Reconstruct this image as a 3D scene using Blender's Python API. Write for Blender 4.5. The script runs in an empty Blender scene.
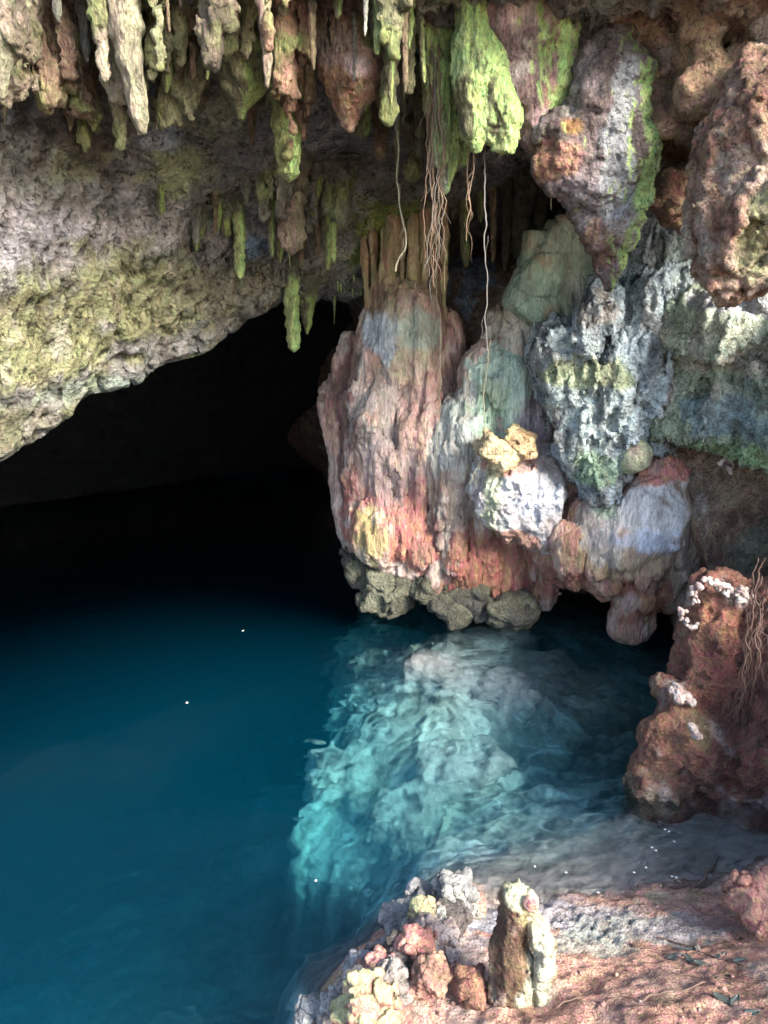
import bpy, math, random
import numpy as np
from mathutils import Vector

rng = np.random.default_rng(11)
random.seed(11)
scene = bpy.context.scene
COL = scene.collection
R = math.radians

# ------------------------------------------------------------------ camera
CAM_H, PITCH, FPX = 3.0, R(15.0), 760.0
cp, sp = math.cos(PITCH), math.sin(PITCH)

def ray(px, py):
    a = (px - 384.0) / FPX
    b = (512.0 - py) / FPX
    return np.array([a, cp + b * sp, -sp + b * cp])

def P(px, py, Y):
    """point seen at pixel (px,py) standing Y metres into the cave"""
    d = ray(px, py)
    return np.array([0, 0, CAM_H]) + d * (Y / d[1])

def PZ(px, py, z):
    d = ray(px, py)
    return np.array([0, 0, CAM_H]) + d * ((z - CAM_H) / d[2])

def mpp(px, py, Y):
    """metres per pixel at that place"""
    return Y / ray(px, py)[1] / FPX

cam = bpy.data.cameras.new("camera")
cam.sensor_fit = 'VERTICAL'
cam.sensor_height = 36.0
cam.lens = 36.0 * FPX / 1024.0
cam.clip_end = 2000
camo = bpy.data.objects.new("camera", cam)
COL.objects.link(camo)
camo.location = (0, 0, CAM_H)
camo.rotation_euler = (R(90) - PITCH, 0, 0)
scene.camera = camo

# ------------------------------------------------------------------ noise
_perm = rng.permutation(256).astype(np.int32)
_perm2 = np.concatenate([_perm, _perm])
_val = rng.random(256).astype(np.float32) * 2 - 1

def vnoise(p):
    p = np.asarray(p, np.float32)
    i = np.floor(p).astype(np.int32)
    f = p - i
    f = f * f * f * (f * (f * 6 - 15) + 10)
    x0, y0, z0 = i[:, 0] & 255, i[:, 1] & 255, i[:, 2] & 255
    x1, y1, z1 = (x0 + 1) & 255, (y0 + 1) & 255, (z0 + 1) & 255
    A0 = _perm2[x0]; A1 = _perm2[x1]
    B00 = _perm2[A0 + y0]; B01 = _perm2[A0 + y1]; B10 = _perm2[A1 + y0]; B11 = _perm2[A1 + y1]
    h = lambda b, z: _val[_perm2[b + z]]
    fx, fy, fz = f[:, 0], f[:, 1], f[:, 2]
    l = lambda a, b, t: a + (b - a) * t
    c0 = l(l(h(B00, z0), h(B10, z0), fx), l(h(B01, z0), h(B11, z0), fx), fy)
    c1 = l(l(h(B00, z1), h(B10, z1), fx), l(h(B01, z1), h(B11, z1), fx), fy)
    return l(c0, c1, fz)

_rot = np.array([[0.0, 0.8, 0.6], [-0.8, 0.36, -0.48], [-0.6, -0.48, 0.64]], np.float32)

def fbm(p, octv=4, seed=0.0, gain=0.5):
    p = np.asarray(p, np.float32) + np.float32(seed * 17.31)
    a, s, t = 1.0, 0.0, 0.0
    for _ in range(octv):
        s = s + a * vnoise(p)
        t += a
        a *= gain
        p = (p @ _rot) * 2.03 + 5.1
    return s / t

def ridged(p, octv=4, seed=0.0, gain=0.5):
    p = np.asarray(p, np.float32) + np.float32(seed * 13.7)
    a, s, t = 1.0, 0.0, 0.0
    for _ in range(octv):
        s = s + a * (1 - 2.0 * np.abs(vnoise(p)))
        t += a
        a *= gain
        p = (p @ _rot) * 2.07 + 3.3
    return s / t

def worley(p, seed=0.0):
    """distance to nearest feature point (F1) and second (F2)"""
    p = np.asarray(p, np.float32) + np.float32(seed * 7.7)
    i = np.floor(p).astype(np.int32)
    f = p - i
    d1 = np.full(len(p), 9.0, np.float32); d2 = d1.copy()
    for dx in (-1, 0, 1):
        for dy in (-1, 0, 1):
            for dz in (-1, 0, 1):
                h = _perm2[_perm2[_perm2[(i[:, 0] + dx) & 255] + ((i[:, 1] + dy) & 255)] + ((i[:, 2] + dz) & 255)]
                ox = (_val[h] + 1) * .5; oy = (_val[(h + 71) & 255] + 1) * .5; oz = (_val[(h + 151) & 255] + 1) * .5
                d = np.sqrt((dx + ox - f[:, 0])**2 + (dy + oy - f[:, 1])**2 + (dz + oz - f[:, 2])**2)
                m = d < d1
                d2 = np.where(m, d1, np.minimum(d2, d)); d1 = np.where(m, d, d1)
    return d1, d2

def sst(a, b, x):
    t = np.clip((x - a) / (b - a), 0, 1)
    return t * t * (3 - 2 * t)

# ------------------------------------------------------------------ colour (albedo) fields
def lin(r, g, b):
    """display 0..255 -> linear"""
    f = lambda c: (c / 255.0 / 12.92) if c / 255.0 <= 0.04045 else ((c / 255.0 + 0.055) / 1.055) ** 2.4
    return np.array([f(r), f(g), f(b)])

def mixc(c, t, m):
    return c + (np.asarray(t)[None, :] - c) * m[:, None]

def paint(V, N, base, mott=(), patches=(), algae=None, warp=0.75, seed=0):
    """mineral colours, stains and algae of a rock; some patches carry painted light.
    mott: (rgb, frequency or 3 of them, threshold, softness, amount)
    patches: (centre, radii, rgb, amount)
    algae: (rgb, direction, threshold, amount, frequency)"""
    c = np.tile(np.asarray(base, float), (len(V), 1))
    for k, (rgb, fr, th, so, am) in enumerate(mott):
        n = fbm(V * np.asarray(fr), 5, seed + k * 3.1 + 1)
        c = mixc(c, rgb, sst(th - so, th + so, n) * am)
    if len(patches):
        w = fbm(V * 4.0, 5, seed + 40)
        w2 = fbm(V * 11.0, 3, seed + 41)
        for cen, rad, rgb, am in patches:
            d = np.sqrt((((V - np.asarray(cen)) / np.asarray(rad))**2).sum(1))
            c = mixc(c, rgb, sst(1.08, 0.72, d + warp * w + .4 * w2) * am)
        n = fbm(V * np.array([10, 10, 2.2]), 4, seed + 50); n3 = fbm(V * np.array([5, 5, 3]), 4, seed + 51)
        c = mixc(c, (.17, .11, .08), sst(.10, .38, n) * .38); c = mixc(c, (.62, .56, .50), sst(.16, .42, n3) * .4)
    if algae is not None:
        rgb, dr, th, am, fr = algae
        dr = np.asarray(dr, float); dr = dr / np.linalg.norm(dr)
        n = fbm(V * fr, 4, seed + 60)
        c = mixc(c, rgb, sst(th - .14, th + .14, N @ dr + .45 * n) * am)
    return np.clip(c, 0.004, 0.92)

# ------------------------------------------------------------------ meshes
def link_mesh(name, V, F, mat, col=None, smooth=True, parent=None):
    me = bpy.data.meshes.new(name)
    V = np.asarray(V, np.float32); F = np.asarray(F, np.int32)
    k = F.shape[1]
    me.vertices.add(len(V)); me.vertices.foreach_set('co', V.ravel())
    me.loops.add(F.size); me.loops.foreach_set('vertex_index', F.ravel())
    me.polygons.add(len(F))
    me.polygons.foreach_set('loop_start', np.arange(0, F.size, k, dtype=np.int32))
    me.polygons.foreach_set('loop_total', np.full(len(F), k, np.int32))
    if smooth:
        me.polygons.foreach_set('use_smooth', np.ones(len(F), bool))
    me.update(calc_edges=True)
    if col is not None:
        at = me.color_attributes.new('Col', 'FLOAT_COLOR', 'POINT')
        at.data.foreach_set('color', np.hstack([col, np.ones((len(col), 1))]).astype(np.float32).ravel())
    me.materials.append(mat)
    o = bpy.data.objects.new(name, me)
    COL.objects.link(o)
    if parent is not None:
        o.parent = parent
        o.matrix_parent_inverse.identity()
        # children are authored in world coordinates around parents placed at their base
        if parent.type == 'EMPTY' or parent.location.length > 0:
            me.transform(__import__('mathutils').Matrix.Translation(-parent.location))
    return o

def normals(V, F):
    n = np.zeros_like(V)
    a = V[F[:, 2]] - V[F[:, 0]]
    b = V[F[:, -1]] - V[F[:, 1]]
    fn = np.cross(a, b)
    for k in range(F.shape[1]):
        for ax in range(3):
            n[:, ax] += np.bincount(F[:, k], fn[:, ax], len(V))
    n /= np.linalg.norm(n, axis=1, keepdims=True) + 1e-12
    return n

def grid_faces(nu, nv, flip=False):
    i = np.arange(nu - 1)[:, None] * nv + np.arange(nv - 1)[None, :]
    i = i.ravel()
    F = np.stack([i, i + nv, i + nv + 1, i + 1], 1)
    return F[:, ::-1].copy() if flip else F

def rbf(pts, vals, ker='lin'):
    pts = np.asarray(pts, float); vals = np.asarray(vals, float)
    n = len(pts)
    d = np.linalg.norm(pts[:, None] - pts[None], axis=2)
    K = d
    A = np.zeros((n + 3, n + 3)); A[:n, :n] = K + np.eye(n) * -0.02
    A[:n, n] = 1; A[:n, n + 1:] = pts; A[n, :n] = 1; A[n + 1:, :n] = pts.T
    w = np.linalg.solve(A, np.concatenate([vals, np.zeros(3)]))
    def f(q):
        out = np.empty(len(q))
        for s in range(0, len(q), 60000):
            qq = q[s:s + 60000]
            dd = np.linalg.norm(qq[:, None] - pts[None], axis=2)
            out[s:s + 60000] = dd @ w[:n] + w[n] + qq @ w[n + 1:]
        return out
    return f

# ------------------------------------------------------------------ solid rock from blended shapes
class Solid:
    def __init__(self, vox=0.025, k=0.08):
        self.pr = []; self.vox = vox; self.k = k
    def ell(self, c, r, rotz=0.0, tilt=0.0, k=None):
        c = np.asarray(c, float); r = np.asarray(r, float) if np.ndim(r) else np.array([r, r, r], float)
        Rz = np.array([[math.cos(rotz), math.sin(rotz), 0], [-math.sin(rotz), math.cos(rotz), 0], [0, 0, 1]])
        Ry = np.array([[math.cos(tilt), 0, -math.sin(tilt)], [0, 1, 0], [math.sin(tilt), 0, math.cos(tilt)]])
        M = (Ry @ Rz).T
        def f(p):
            q = (p - c) @ M
            k0 = np.sqrt(((q / r)**2).sum(-1)); k1 = np.sqrt(((q / (r * r))**2).sum(-1)) + 1e-9
            return k0 * (k0 - 1) / k1
        m = r.max()
        self.pr.append((f, c - m, c + m, k or self.k)); return self
    def cap(self, a, b, ra, rb, k=None, flat=None):
        """tapered capsule; flat=(sx,sy) squashes it"""
        a = np.asarray(a, float); b = np.asarray(b, float)
        S = np.array([1., 1., 1.]) if flat is None else np.array([1 / flat[0], 1 / flat[1], 1.])
        aa, bb = a * S, b * S
        ab = bb - aa; L = ab @ ab
        mn = 1.0 if flat is None else min(flat[0], flat[1], 1)
        def f(p):
            q = p * S - aa
            t = np.clip((q @ ab) / L, 0, 1)
            return (np.sqrt(((q - t[..., None] * ab)**2).sum(-1)) - (ra + (rb - ra) * t)) * mn
        m = max(ra, rb) * (1 if flat is None else max(flat[0], flat[1], 1))
        self.pr.append((f, np.minimum(a, b) - m, np.maximum(a, b) + m, k or self.k)); return self
    def chain(self, pts, rad, k=None, flat=None):
        for i in range(len(pts) - 1):
            self.cap(pts[i], pts[i + 1], rad[i], rad[i + 1], k, flat)
        return self
    def box(self, c, h, rot=(0, 0, 0), rnd=0.05, k=None):
        from mathutils import Euler
        c = np.asarray(c, float); h = np.asarray(h, float)
        M = np.array(Euler(rot).to_matrix())
        def f(p):
            q = np.abs((p - c) @ M) - (h - rnd)
            return np.sqrt((np.maximum(q, 0)**2).sum(-1)) + np.minimum(q.max(-1), 0) - rnd
        m = np.linalg.norm(h)
        self.pr.append((f, c - m, c + m, k or self.k)); return self
    def mesh(self, disp=(), fine=(), pad=0.12):
        """disp: list of (kind, amp, freq(3), seed) evaluated in the volume; fine: the same along the surface normal"""
        v = self.vox
        lo = np.min([p[1] for p in self.pr], 0) - pad; hi = np.max([p[2] for p in self.pr], 0) + pad
        n = np.ceil((hi - lo) / v).astype(int) + 1
        D = np.full(n, 1.0, np.float32)
        ax = [lo[i] + np.arange(n[i]) * v for i in range(3)]
        for f, a, b, k in self.pr:
            i0 = np.maximum(((a - pad - k - lo) / v).astype(int), 0)
            i1 = np.minimum(((b + pad + k - lo) / v).astype(int) + 2, n)
            g = np.stack(np.meshgrid(ax[0][i0[0]:i1[0]], ax[1][i0[1]:i1[1]], ax[2][i0[2]:i1[2]], indexing='ij'), -1)
            d = f(g).astype(np.float32)
            sl = tuple(slice(i0[i], i1[i]) for i in range(3))
            o = D[sl]
            h = np.clip(0.5 + 0.5 * (o - d) / k, 0, 1)
            D[sl] = o + (d - o) * h - k * h * (1 - h)
        if disp:
            amp = sum(abs(x[1]) for x in disp) * 1.2 + v
            idx = np.argwhere(np.abs(D) < amp)
            p = lo + idx * v
            D[tuple(idx.T)] -= dispsum(p, disp)
        D[0] = D[-1] = 1; D[:, 0] = D[:, -1] = 1; D[:, :, 0] = D[:, :, -1] = 1
        V, F = surface_nets(D)
        V = lo + V * v
        if fine:
            N = normals(V, F)
            V = V + N * dispsum(V, fine)[:, None]
        return V, F

def dispsum(p, disp):
    s = np.zeros(len(p), np.float32)
    for kind, amp, fr, seed in disp:
        q = p * np.asarray(fr, float)
        if kind == 'f': s += amp * fbm(q, 4, seed)
        elif kind == 'r': s += amp * ridged(q, 4, seed)
        elif kind == 'R': s += amp * ridged(q, 2, seed)
        elif kind == 'b': s += amp * (np.abs(fbm(q, 3, seed)) * 3 - 0.6)
        elif kind == 'w':
            d1, d2 = worley(q, seed); s += amp * (0.6 - d1) * 1.4
        elif kind == 'c':
            d1, d2 = worley(q, seed); s -= amp * sst(0.16, 0.0, d2 - d1)
        elif kind == 'p':
            qq = q + .35 * np.stack([fbm(q, 2, seed + 1), fbm(q, 2, seed + 2), fbm(q, 2, seed + 3)], 1)
            d1, d2 = worley(qq, seed); s -= amp * sst(0.42, 0.22, d1)
    return s

def surface_nets(D):
    S = D < 0
    nx, ny, nz = D.shape
    cnt = np.zeros((nx - 1, ny - 1, nz - 1), np.int8)
    for dx in (0, 1):
        for dy in (0, 1):
            for dz in (0, 1):
                cnt += S[dx:nx - 1 + dx, dy:ny - 1 + dy, dz:nz - 1 + dz]
    act = (cnt > 0) & (cnt < 8)
    idx = np.argwhere(act)
    vid = np.full(act.shape, -1, np.int32); vid[tuple(idx.T)] = np.arange(len(idx))
    acc = np.zeros((len(idx), 3)); num = np.zeros(len(idx))
    cor = [(0, 0, 0), (1, 0, 0), (0, 1, 0), (1, 1, 0), (0, 0, 1), (1, 0, 1), (0, 1, 1), (1, 1, 1)]
    vals = [D[idx[:, 0] + c[0], idx[:, 1] + c[1], idx[:, 2] + c[2]] for c in cor]
    for a in range(8):
        for b in range(a + 1, 8):
            if sum(abs(cor[a][i] - cor[b][i]) for i in range(3)) != 1: continue
            m = (vals[a] < 0) != (vals[b] < 0)
            t = np.where(m, vals[a] / np.where(m, vals[a] - vals[b], 1), 0)
            pa = np.array(cor[a], float); pb = np.array(cor[b], float)
            acc += (pa + t[:, None] * (pb - pa)) * m[:, None]; num += m
    V = idx + acc / num[:, None]
    faces = []
    # x edges
    a, b = S[:-1, 1:-1, 1:-1], S[1:, 1:-1, 1:-1]
    e = np.argwhere(a != b); s = a[tuple(e.T)]
    i, j, k = e[:, 0], e[:, 1] + 1, e[:, 2] + 1
    q = np.stack([vid[i, j - 1, k - 1], vid[i, j, k - 1], vid[i, j, k], vid[i, j - 1, k]], 1)
    faces.append(np.where(s[:, None], q, q[:, ::-1]))
    a, b = S[1:-1, :-1, 1:-1], S[1:-1, 1:, 1:-1]
    e = np.argwhere(a != b); s = a[tuple(e.T)]
    i, j, k = e[:, 0] + 1, e[:, 1], e[:, 2] + 1
    q = np.stack([vid[i - 1, j, k - 1], vid[i - 1, j, k], vid[i, j, k], vid[i, j, k - 1]], 1)
    faces.append(np.where(s[:, None], q, q[:, ::-1]))
    a, b = S[1:-1, 1:-1, :-1], S[1:-1, 1:-1, 1:]
    e = np.argwhere(a != b); s = a[tuple(e.T)]
    i, j, k = e[:, 0] + 1, e[:, 1] + 1, e[:, 2]
    q = np.stack([vid[i - 1, j - 1, k], vid[i, j - 1, k], vid[i, j, k], vid[i - 1, j, k]], 1)
    faces.append(np.where(s[:, None], q, q[:, ::-1]))
    return V, np.concatenate(faces)

# ------------------------------------------------------------------ tags
def tag(o, label=None, cat=None, group=None, kind=None):
    if label: o['label'] = label
    if cat: o['category'] = cat
    if group: o['group'] = group
    if kind: o['kind'] = kind
    return o

# ------------------------------------------------------------------ materials
def rock_material(name, bump=0.6, fscale=18.0, rough=0.85, var=0.5, stretch=1.0, dist=0.012, spec=0.3, speck=0.55, sth=0.56):
    m = bpy.data.materials.new(name); m.use_nodes = True
    nt = m.node_tree; n = nt.nodes; l = nt.links
    b = n['Principled BSDF']
    at = n.new('ShaderNodeAttribute'); at.attribute_name = 'Col'
    tc = n.new('ShaderNodeTexCoord')
    mp = n.new('ShaderNodeMapping'); mp.inputs['Scale'].default_value = (1, 1, stretch)
    l.new(tc.outputs['Object'], mp.inputs['Vector'])
    def noise(sc, det=8, ro=0.6, dis=0.0):
        t = n.new('ShaderNodeTexNoise'); t.inputs['Scale'].default_value = sc
        t.inputs['Detail'].default_value = det; t.inputs['Roughness'].default_value = ro
        t.inputs['Distortion'].default_value = dis
        l.new(mp.outputs['Vector'], t.inputs['Vector']); return t
    n1 = noise(fscale * .35, 10, 0.68, 0.4); n2 = noise(fscale * 2.2, 8, 0.62)
    r1 = n.new('ShaderNodeMapRange'); r1.inputs['From Min'].default_value = 0.32; r1.inputs['From Max'].default_value = 0.68
    r1.inputs['To Min'].default_value = 1 - var; r1.inputs['To Max'].default_value = 1 + var * .7
    l.new(n1.outputs['Fac'], r1.inputs['Value'])
    r2 = n.new('ShaderNodeMapRange'); r2.inputs['From Min'].default_value = 0.35; r2.inputs['From Max'].default_value = 0.65
    r2.inputs['To Min'].default_value = 1 - var * .6; r2.inputs['To Max'].default_value = 1 + var * .45
    l.new(n2.outputs['Fac'], r2.inputs['Value'])
    mu = n.new('ShaderNodeMath'); mu.operation = 'MULTIPLY'
    l.new(r1.outputs[0], mu.inputs[0]); l.new(r2.outputs[0], mu.inputs[1])
    vm = n.new('ShaderNodeVectorMath'); vm.operation = 'SCALE'
    l.new(at.outputs['Color'], vm.inputs[0]); l.new(mu.outputs[0], vm.inputs['Scale'])
    # mineral specks and the dark of pits, put into the colour with a shape of their own
    sp_ = noise(fscale * 1.1, 6, 0.7, 1.2); sr = n.new('ShaderNodeMapRange')
    sr.inputs['From Min'].default_value = sth; sr.inputs['From Max'].default_value = sth + 0.06
    sr.inputs['To Min'].default_value = 1.0; sr.inputs['To Max'].default_value = 1 - speck
    l.new(sp_.outputs['Fac'], sr.inputs['Value'])
    mu2 = n.new('ShaderNodeMath'); mu2.operation = 'MULTIPLY'
    l.new(mu.outputs[0], mu2.inputs[0]); l.new(sr.outputs[0], mu2.inputs[1]); l.new(mu2.outputs[0], vm.inputs['Scale'])
    # small shifts of hue: mineral grains
    hn = noise(fscale * .9, 5, 0.6)
    hs = n.new('ShaderNodeHueSaturation')
    r3 = n.new('ShaderNodeMapRange'); r3.inputs['To Min'].default_value = 0.46; r3.inputs['To Max'].default_value = 0.54
    r3.inputs['From Min'].default_value = 0.3; r3.inputs['From Max'].default_value = 0.7
    l.new(hn.outputs['Fac'], r3.inputs['Value']); l.new(r3.outputs[0], hs.inputs['Hue'])
    l.new(vm.outputs[0], hs.inputs['Color'])
    l.new(hs.outputs[0], b.inputs['Base Color'])
    b.inputs['Roughness'].default_value = rough
    b.inputs['Specular IOR Level'].default_value = spec
    # relief finer than the mesh
    vo = n.new('ShaderNodeTexVoronoi'); vo.inputs['Scale'].default_value = fscale * 1.3
    wv = n.new('ShaderNodeVectorMath'); wv.operation = 'MULTIPLY_ADD'
    wv.inputs[1].default_value = (.06, .06, .06)
    l.new(n1.outputs['Color'], wv.inputs[0]); l.new(mp.outputs['Vector'], wv.inputs[2])
    l.new(wv.outputs[0], vo.inputs['Vector'])
    ad = n.new('ShaderNodeMath'); ad.operation = 'MULTIPLY_ADD'; ad.inputs[1].default_value = 0.5
    l.new(vo.outputs['Distance'], ad.inputs[0]); l.new(n2.outputs['Fac'], ad.inputs[2])
    ad2 = n.new('ShaderNodeMath'); ad2.operation = 'MULTIPLY_ADD'; ad2.inputs[1].default_value = 1.6
    l.new(n1.outputs['Fac'], ad2.inputs[0]); l.new(ad.outputs[0], ad2.inputs[2])
    bm = n.new('ShaderNodeBump'); bm.inputs['Strength'].default_value = bump; bm.inputs['Distance'].default_value = dist
    l.new(ad2.outputs[0], bm.inputs['Height']); l.new(bm.outputs[0], b.inputs['Normal'])
    if rough < 0.7:
        rr = n.new('ShaderNodeMapRange'); rr.inputs['To Min'].default_value = rough - .2; rr.inputs['To Max'].default_value = rough + .35
        rr.inputs['From Min'].default_value = 0.3; rr.inputs['From Max'].default_value = 0.7
        l.new(n1.outputs['Fac'], rr.inputs['Value']); l.new(rr.outputs[0], b.inputs['Roughness'])
    return m

M_ROCK = rock_material('pitted_limestone', 1.0, 23, 0.88, 0.5, dist=0.06, speck=.65, sth=.55)
M_CEIL = rock_material('ceiling_limestone', 1.0, 15, 0.85, 0.5, dist=0.055, speck=.72, sth=.545)
M_FLOW = rock_material('flowstone', 0.9, 27, 0.72, 0.42, stretch=0.30, dist=0.035, spec=0.4, speck=.4)
M_FLOWR = rock_material('rough_flowstone', 0.95, 38, 0.75, 0.42, stretch=0.8, dist=0.025, spec=0.4, speck=.35)
M_WET = rock_material('wet_rock', 0.9, 28, 0.5, 0.5, dist=0.04, spec=0.5, speck=.5)
M_STAL = rock_material('stalactite_calcite', 1.0, 34, 0.75, 0.5, stretch=0.45, dist=0.03, speck=.55)
M_SOIL = rock_material('red_clay', 1.0, 46, 0.9, 0.45, dist=0.025, speck=.6)
M_BED = rock_material('submerged_limestone', 0.6, 6, 0.9, 0.35, dist=0.05, speck=.4)
GREY = (.20, .185, .17); DGREY = (.10, .095, .09); OLIVE = (.20, .21, .085); YG = (.46, .56, .20); LIME = (.55, .72, .30)
PALE = (.52, .47, .38); MAROON = (.16, .065, .05); CLAY = (.52, .22, .15); BLUE = (.40, .52, .58); WHITE = (.74, .72, .72)
PINK = (.62, .36, .31); BROWN = (.22, .12, .075); TAN = (.42, .27, .17); MINT = (.45, .60, .47); BLACK = (.035, .03, .03)
RUST = (.40, .17, .09); LILAC = (.50, .45, .50)

# ------------------------------------------------------------------ cave ceiling: lower face as a height over the plan
C = []
def cp_(px, py, Y): C.append(P(px, py, Y))
for a in [(-250, -60, 4.15), (0, -60, 4.2), (150, -60, 4.2), (384, -60, 4.3), (560, -60, 4.4), (700, -60, 4.2), (768, -40, 4.1), (900, -40, 4.0),
          (-250, 60, 4.5), (0, 40, 4.6), (60, 60, 4.9), (150, 60, 5.0), (220, 30, 5.1), (300, 50, 5.2), (450, 60, 5.6), (560, 60, 5.6), (680, 60, 5.2), (768, 60, 4.8),
          (0, 130, 5.0), (90, 130, 5.35), (150, 150, 5.6), (220, 130, 5.8), (300, 130, 6.0), (400, 150, 6.5), (470, 170, 7.0), (540, 150, 7.3), (620, 120, 6.6),
          (0, 200, 5.1), (100, 200, 5.7), (200, 210, 6.3), (300, 220, 6.9), (380, 230, 7.3), (460, 230, 8.0), (540, 210, 8.2),
          (0, 260, 5.15), (120, 260, 5.9), (230, 255, 6.7), (330, 270, 7.6), (400, 262, 7.9),
          (-250, 330, 4.8), (0, 350, 5.2), (100, 320, 5.9), (200, 300, 6.5),
          (-250, 520, 5.0), (-120, 500, 5.2), (0, 448, 5.45), (60, 418, 5.85), (140, 376, 6.35), (210, 342, 6.8), (260, 316, 7.15), (300, 296, 7.5), (345, 300, 7.8), (420, 300, 8.2)]:
    cp_(*a)
# behind the lip the roof goes back and up, then down to the water far inside
lip = [P(-120, 500, 5.2), P(0, 448, 5.45), P(60, 418, 5.85), P(140, 376, 6.35), P(210, 342, 6.8), P(260, 316, 7.15), P(300, 296, 7.5)]
for q in lip:
    C.append(q + np.array([.25, .75, .30])); C.append(q + np.array([.3, 2.0, .5]))
for x, y, z in [(-3, 10, 2.6), (-1, 11, 2.8), (1, 11, 3), (3, 9.5, 3.2), (-5, 9, 2.2), (-2, 13, 1.8), (1, 13.5, 2), (-7, 8, .8), (-7.5, 5.5, .6),
                (-5.5, 4.6, 1.9), (-6, 4.4, 1.6), (-8, 4.5, .4), (-9.5, 6, -1.5), (-8.5, 10, -1.2), (-4.5, 13.5, -.8), (-1, 15.5, -1.2), (3, 15, -1), (4, 12, 1.5), (5, 9, 3),
                (4, 6, 3.8), (5.5, 5, 3.2), (4.5, 4, 4)]:
    C.append(np.array([x, y, z]))
C = np.array(C)
fceil = rbf(C[:, :2], C[:, 2])
gx = np.concatenate([np.arange(-10.5, -4.4, .12), np.arange(-4.4, 3.3, .022), ])
gy = np.concatenate([np.arange(4.30, 8.4, .020), np.arange(8.4, 16.5, .12)])
X, Yg = np.meshgrid(gx, gy, indexing='ij')
Q = np.stack([X.ravel(), Yg.ravel()], 1)
Z = fceil(Q)
V = np.column_stack([Q, Z])
F = grid_faces(len(gx), len(gy))
N = normals(V, F); N = np.where((N[:, 2] > 0)[:, None], -N, N)
a3 = np.array([1.0, 1.0, 1.6])
# layered ledges run diagonally down to the left; pits between
d = .12 * fbm(V * .9, 3, 1) + .07 * fbm(V * 2.2 * a3, 4, 2)
lay = (V @ np.array([.25, -.55, .9]))
ly_ = (lay * 1.7 + .45 * fbm(V * .8, 3, 3)) % 1.0
d += .06 * (ly_ * sst(1.0, .86, ly_)) * sst(2.0, -1.0, V[:, 0])
rough_zone = sst(-.15, .25, fbm(V * .7, 2, 4) + .35 * sst(6.4, 5.0, V[:, 1]))
e1, e2 = P(20, 370, 5.5), P(235, 290, 6.8)
t = np.clip(((V - e1) @ (e2 - e1)) / ((e2 - e1) @ (e2 - e1)), 0, 1)
slab = sst(1.5, .5, np.linalg.norm(V - (e1 + t[:, None] * (e2 - e1)), axis=1))
d += (.07 * ridged(V * 4.0, 4, 5) * (1 - .75 * slab) + .05 * ridged(V * 11, 3, 5.5) * (1 - .5 * slab)) * (.14 + .9 * rough_zone)
pt = np.stack([fbm(V * 5, 2, 6), fbm(V * 5, 2, 7), fbm(V * 5, 2, 8)], 1)
d1, d2 = worley(V * 11 + 1.2 * pt, 9)
lipz = np.zeros(len(V))
e1, e2 = P(40, 360, 5.6), P(235, 285, 6.8)
t = np.clip(((V - e1) @ (e2 - e1)) / ((e2 - e1) @ (e2 - e1)), 0, 1)
dd = np.linalg.norm(V - (e1 + t[:, None] * (e2 - e1)), axis=1)
pitz = sst(1.1, .35, dd + .4 * fbm(V * 2, 3, 10))
d -= .11 * sst(.50, .26, d1) * np.maximum(pitz, .55 * rough_zone)
V = V + N * d[:, None]
# the front rim turns straight up into a cliff face
nx_, ny_ = len(gx), len(gy)
N2 = normals(V, F); N2 = np.where((N2[:, 2] > 0)[:, None], -N2, N2)
pt_ = lambda px, py, Y, r, rgb, am: (P(px, py, Y), r, rgb, am)
pc = [pt_(70, 235, 5.5, (.9, .9, .22), (.50, .44, .42), .8), pt_(0, 235, 5.1, (.7, .6, .22), (.45, .41, .42), .8), pt_(200, 225, 6.3, (.9, .7, .16), (.46, .42, .38), .7),
      pt_(40, 345, 5.5, (1.0, .8, .42), (.33, .33, .16), .9), pt_(140, 300, 6.2, (1.0, .8, .38), (.34, .33, .17), .9), pt_(225, 290, 6.7, (.5, .6, .3), (.26, .23, .15), .8),
      pt_(95, 390, 6.0, (1.3, .8, .10), (.34, .42, .33), .5), pt_(0, 430, 5.4, (.9, .6, .2), (.17, .17, .08), .8),
      pt_(180, 170, 5.9, (.35, .5, .15), (.40, .42, .22), .8), pt_(225, 120, 5.7, (.3, .4, .15), (.36, .36, .24), .7),
      pt_(150, 140, 5.6, (.2, .3, .08), (.45, .52, .60), .8), pt_(255, 245, 6.8, (.16, .3, .10), (.22, .32, .45), .8),
      pt_(385, 225, 7.2, (.45, .6, .35), (.22, .26, .06), 1), pt_(345, 130, 6.2, (.6, .7, .4), (.17, .165, .17), .8), pt_(400, 170, 6.6, (.4, .5, .3), (.15, .14, .12), .8),
      pt_(90, 100, 5.2, (.35, .5, .35), (.13, .10, .08), .85), pt_(30, 60, 5, (.4, .5, .3), (.16, .14, .11), .7), pt_(120, 20, 4.8, (.5, .5, .2), (.33, .27, .20), .8),
      pt_(200, 40, 5.0, (.4, .5, .3), (.28, .27, .13), .8), pt_(300, 30, 5.0, (.6, .6, .3), (.28, .16, .10), .7),
      pt_(620, 50, 5.6, (.8, .8, .6), (.16, .10, .08), .8), pt_(740, 50, 4.8, (.7, .8, .5), (.36, .22, .13), .8), pt_(690, 20, 5, (.5, .5, .3), (.34, .19, .11), .7)]
col = paint(V, N2, (.27, .255, .23), [((.16, .155, .16), 1.3, .12, .3, .7), ((.34, .31, .26), 2.4, .25, .2, .7), ((.10, .07, .055), 5, .28, .12, .7), ((.28, .28, .14), 3.0, .30, .15, .6)], pc, seed=3)
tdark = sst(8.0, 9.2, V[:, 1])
col = mixc(col, (.008, .008, .008), tdark)  # cave darkness put into the colour of the rock far inside
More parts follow.
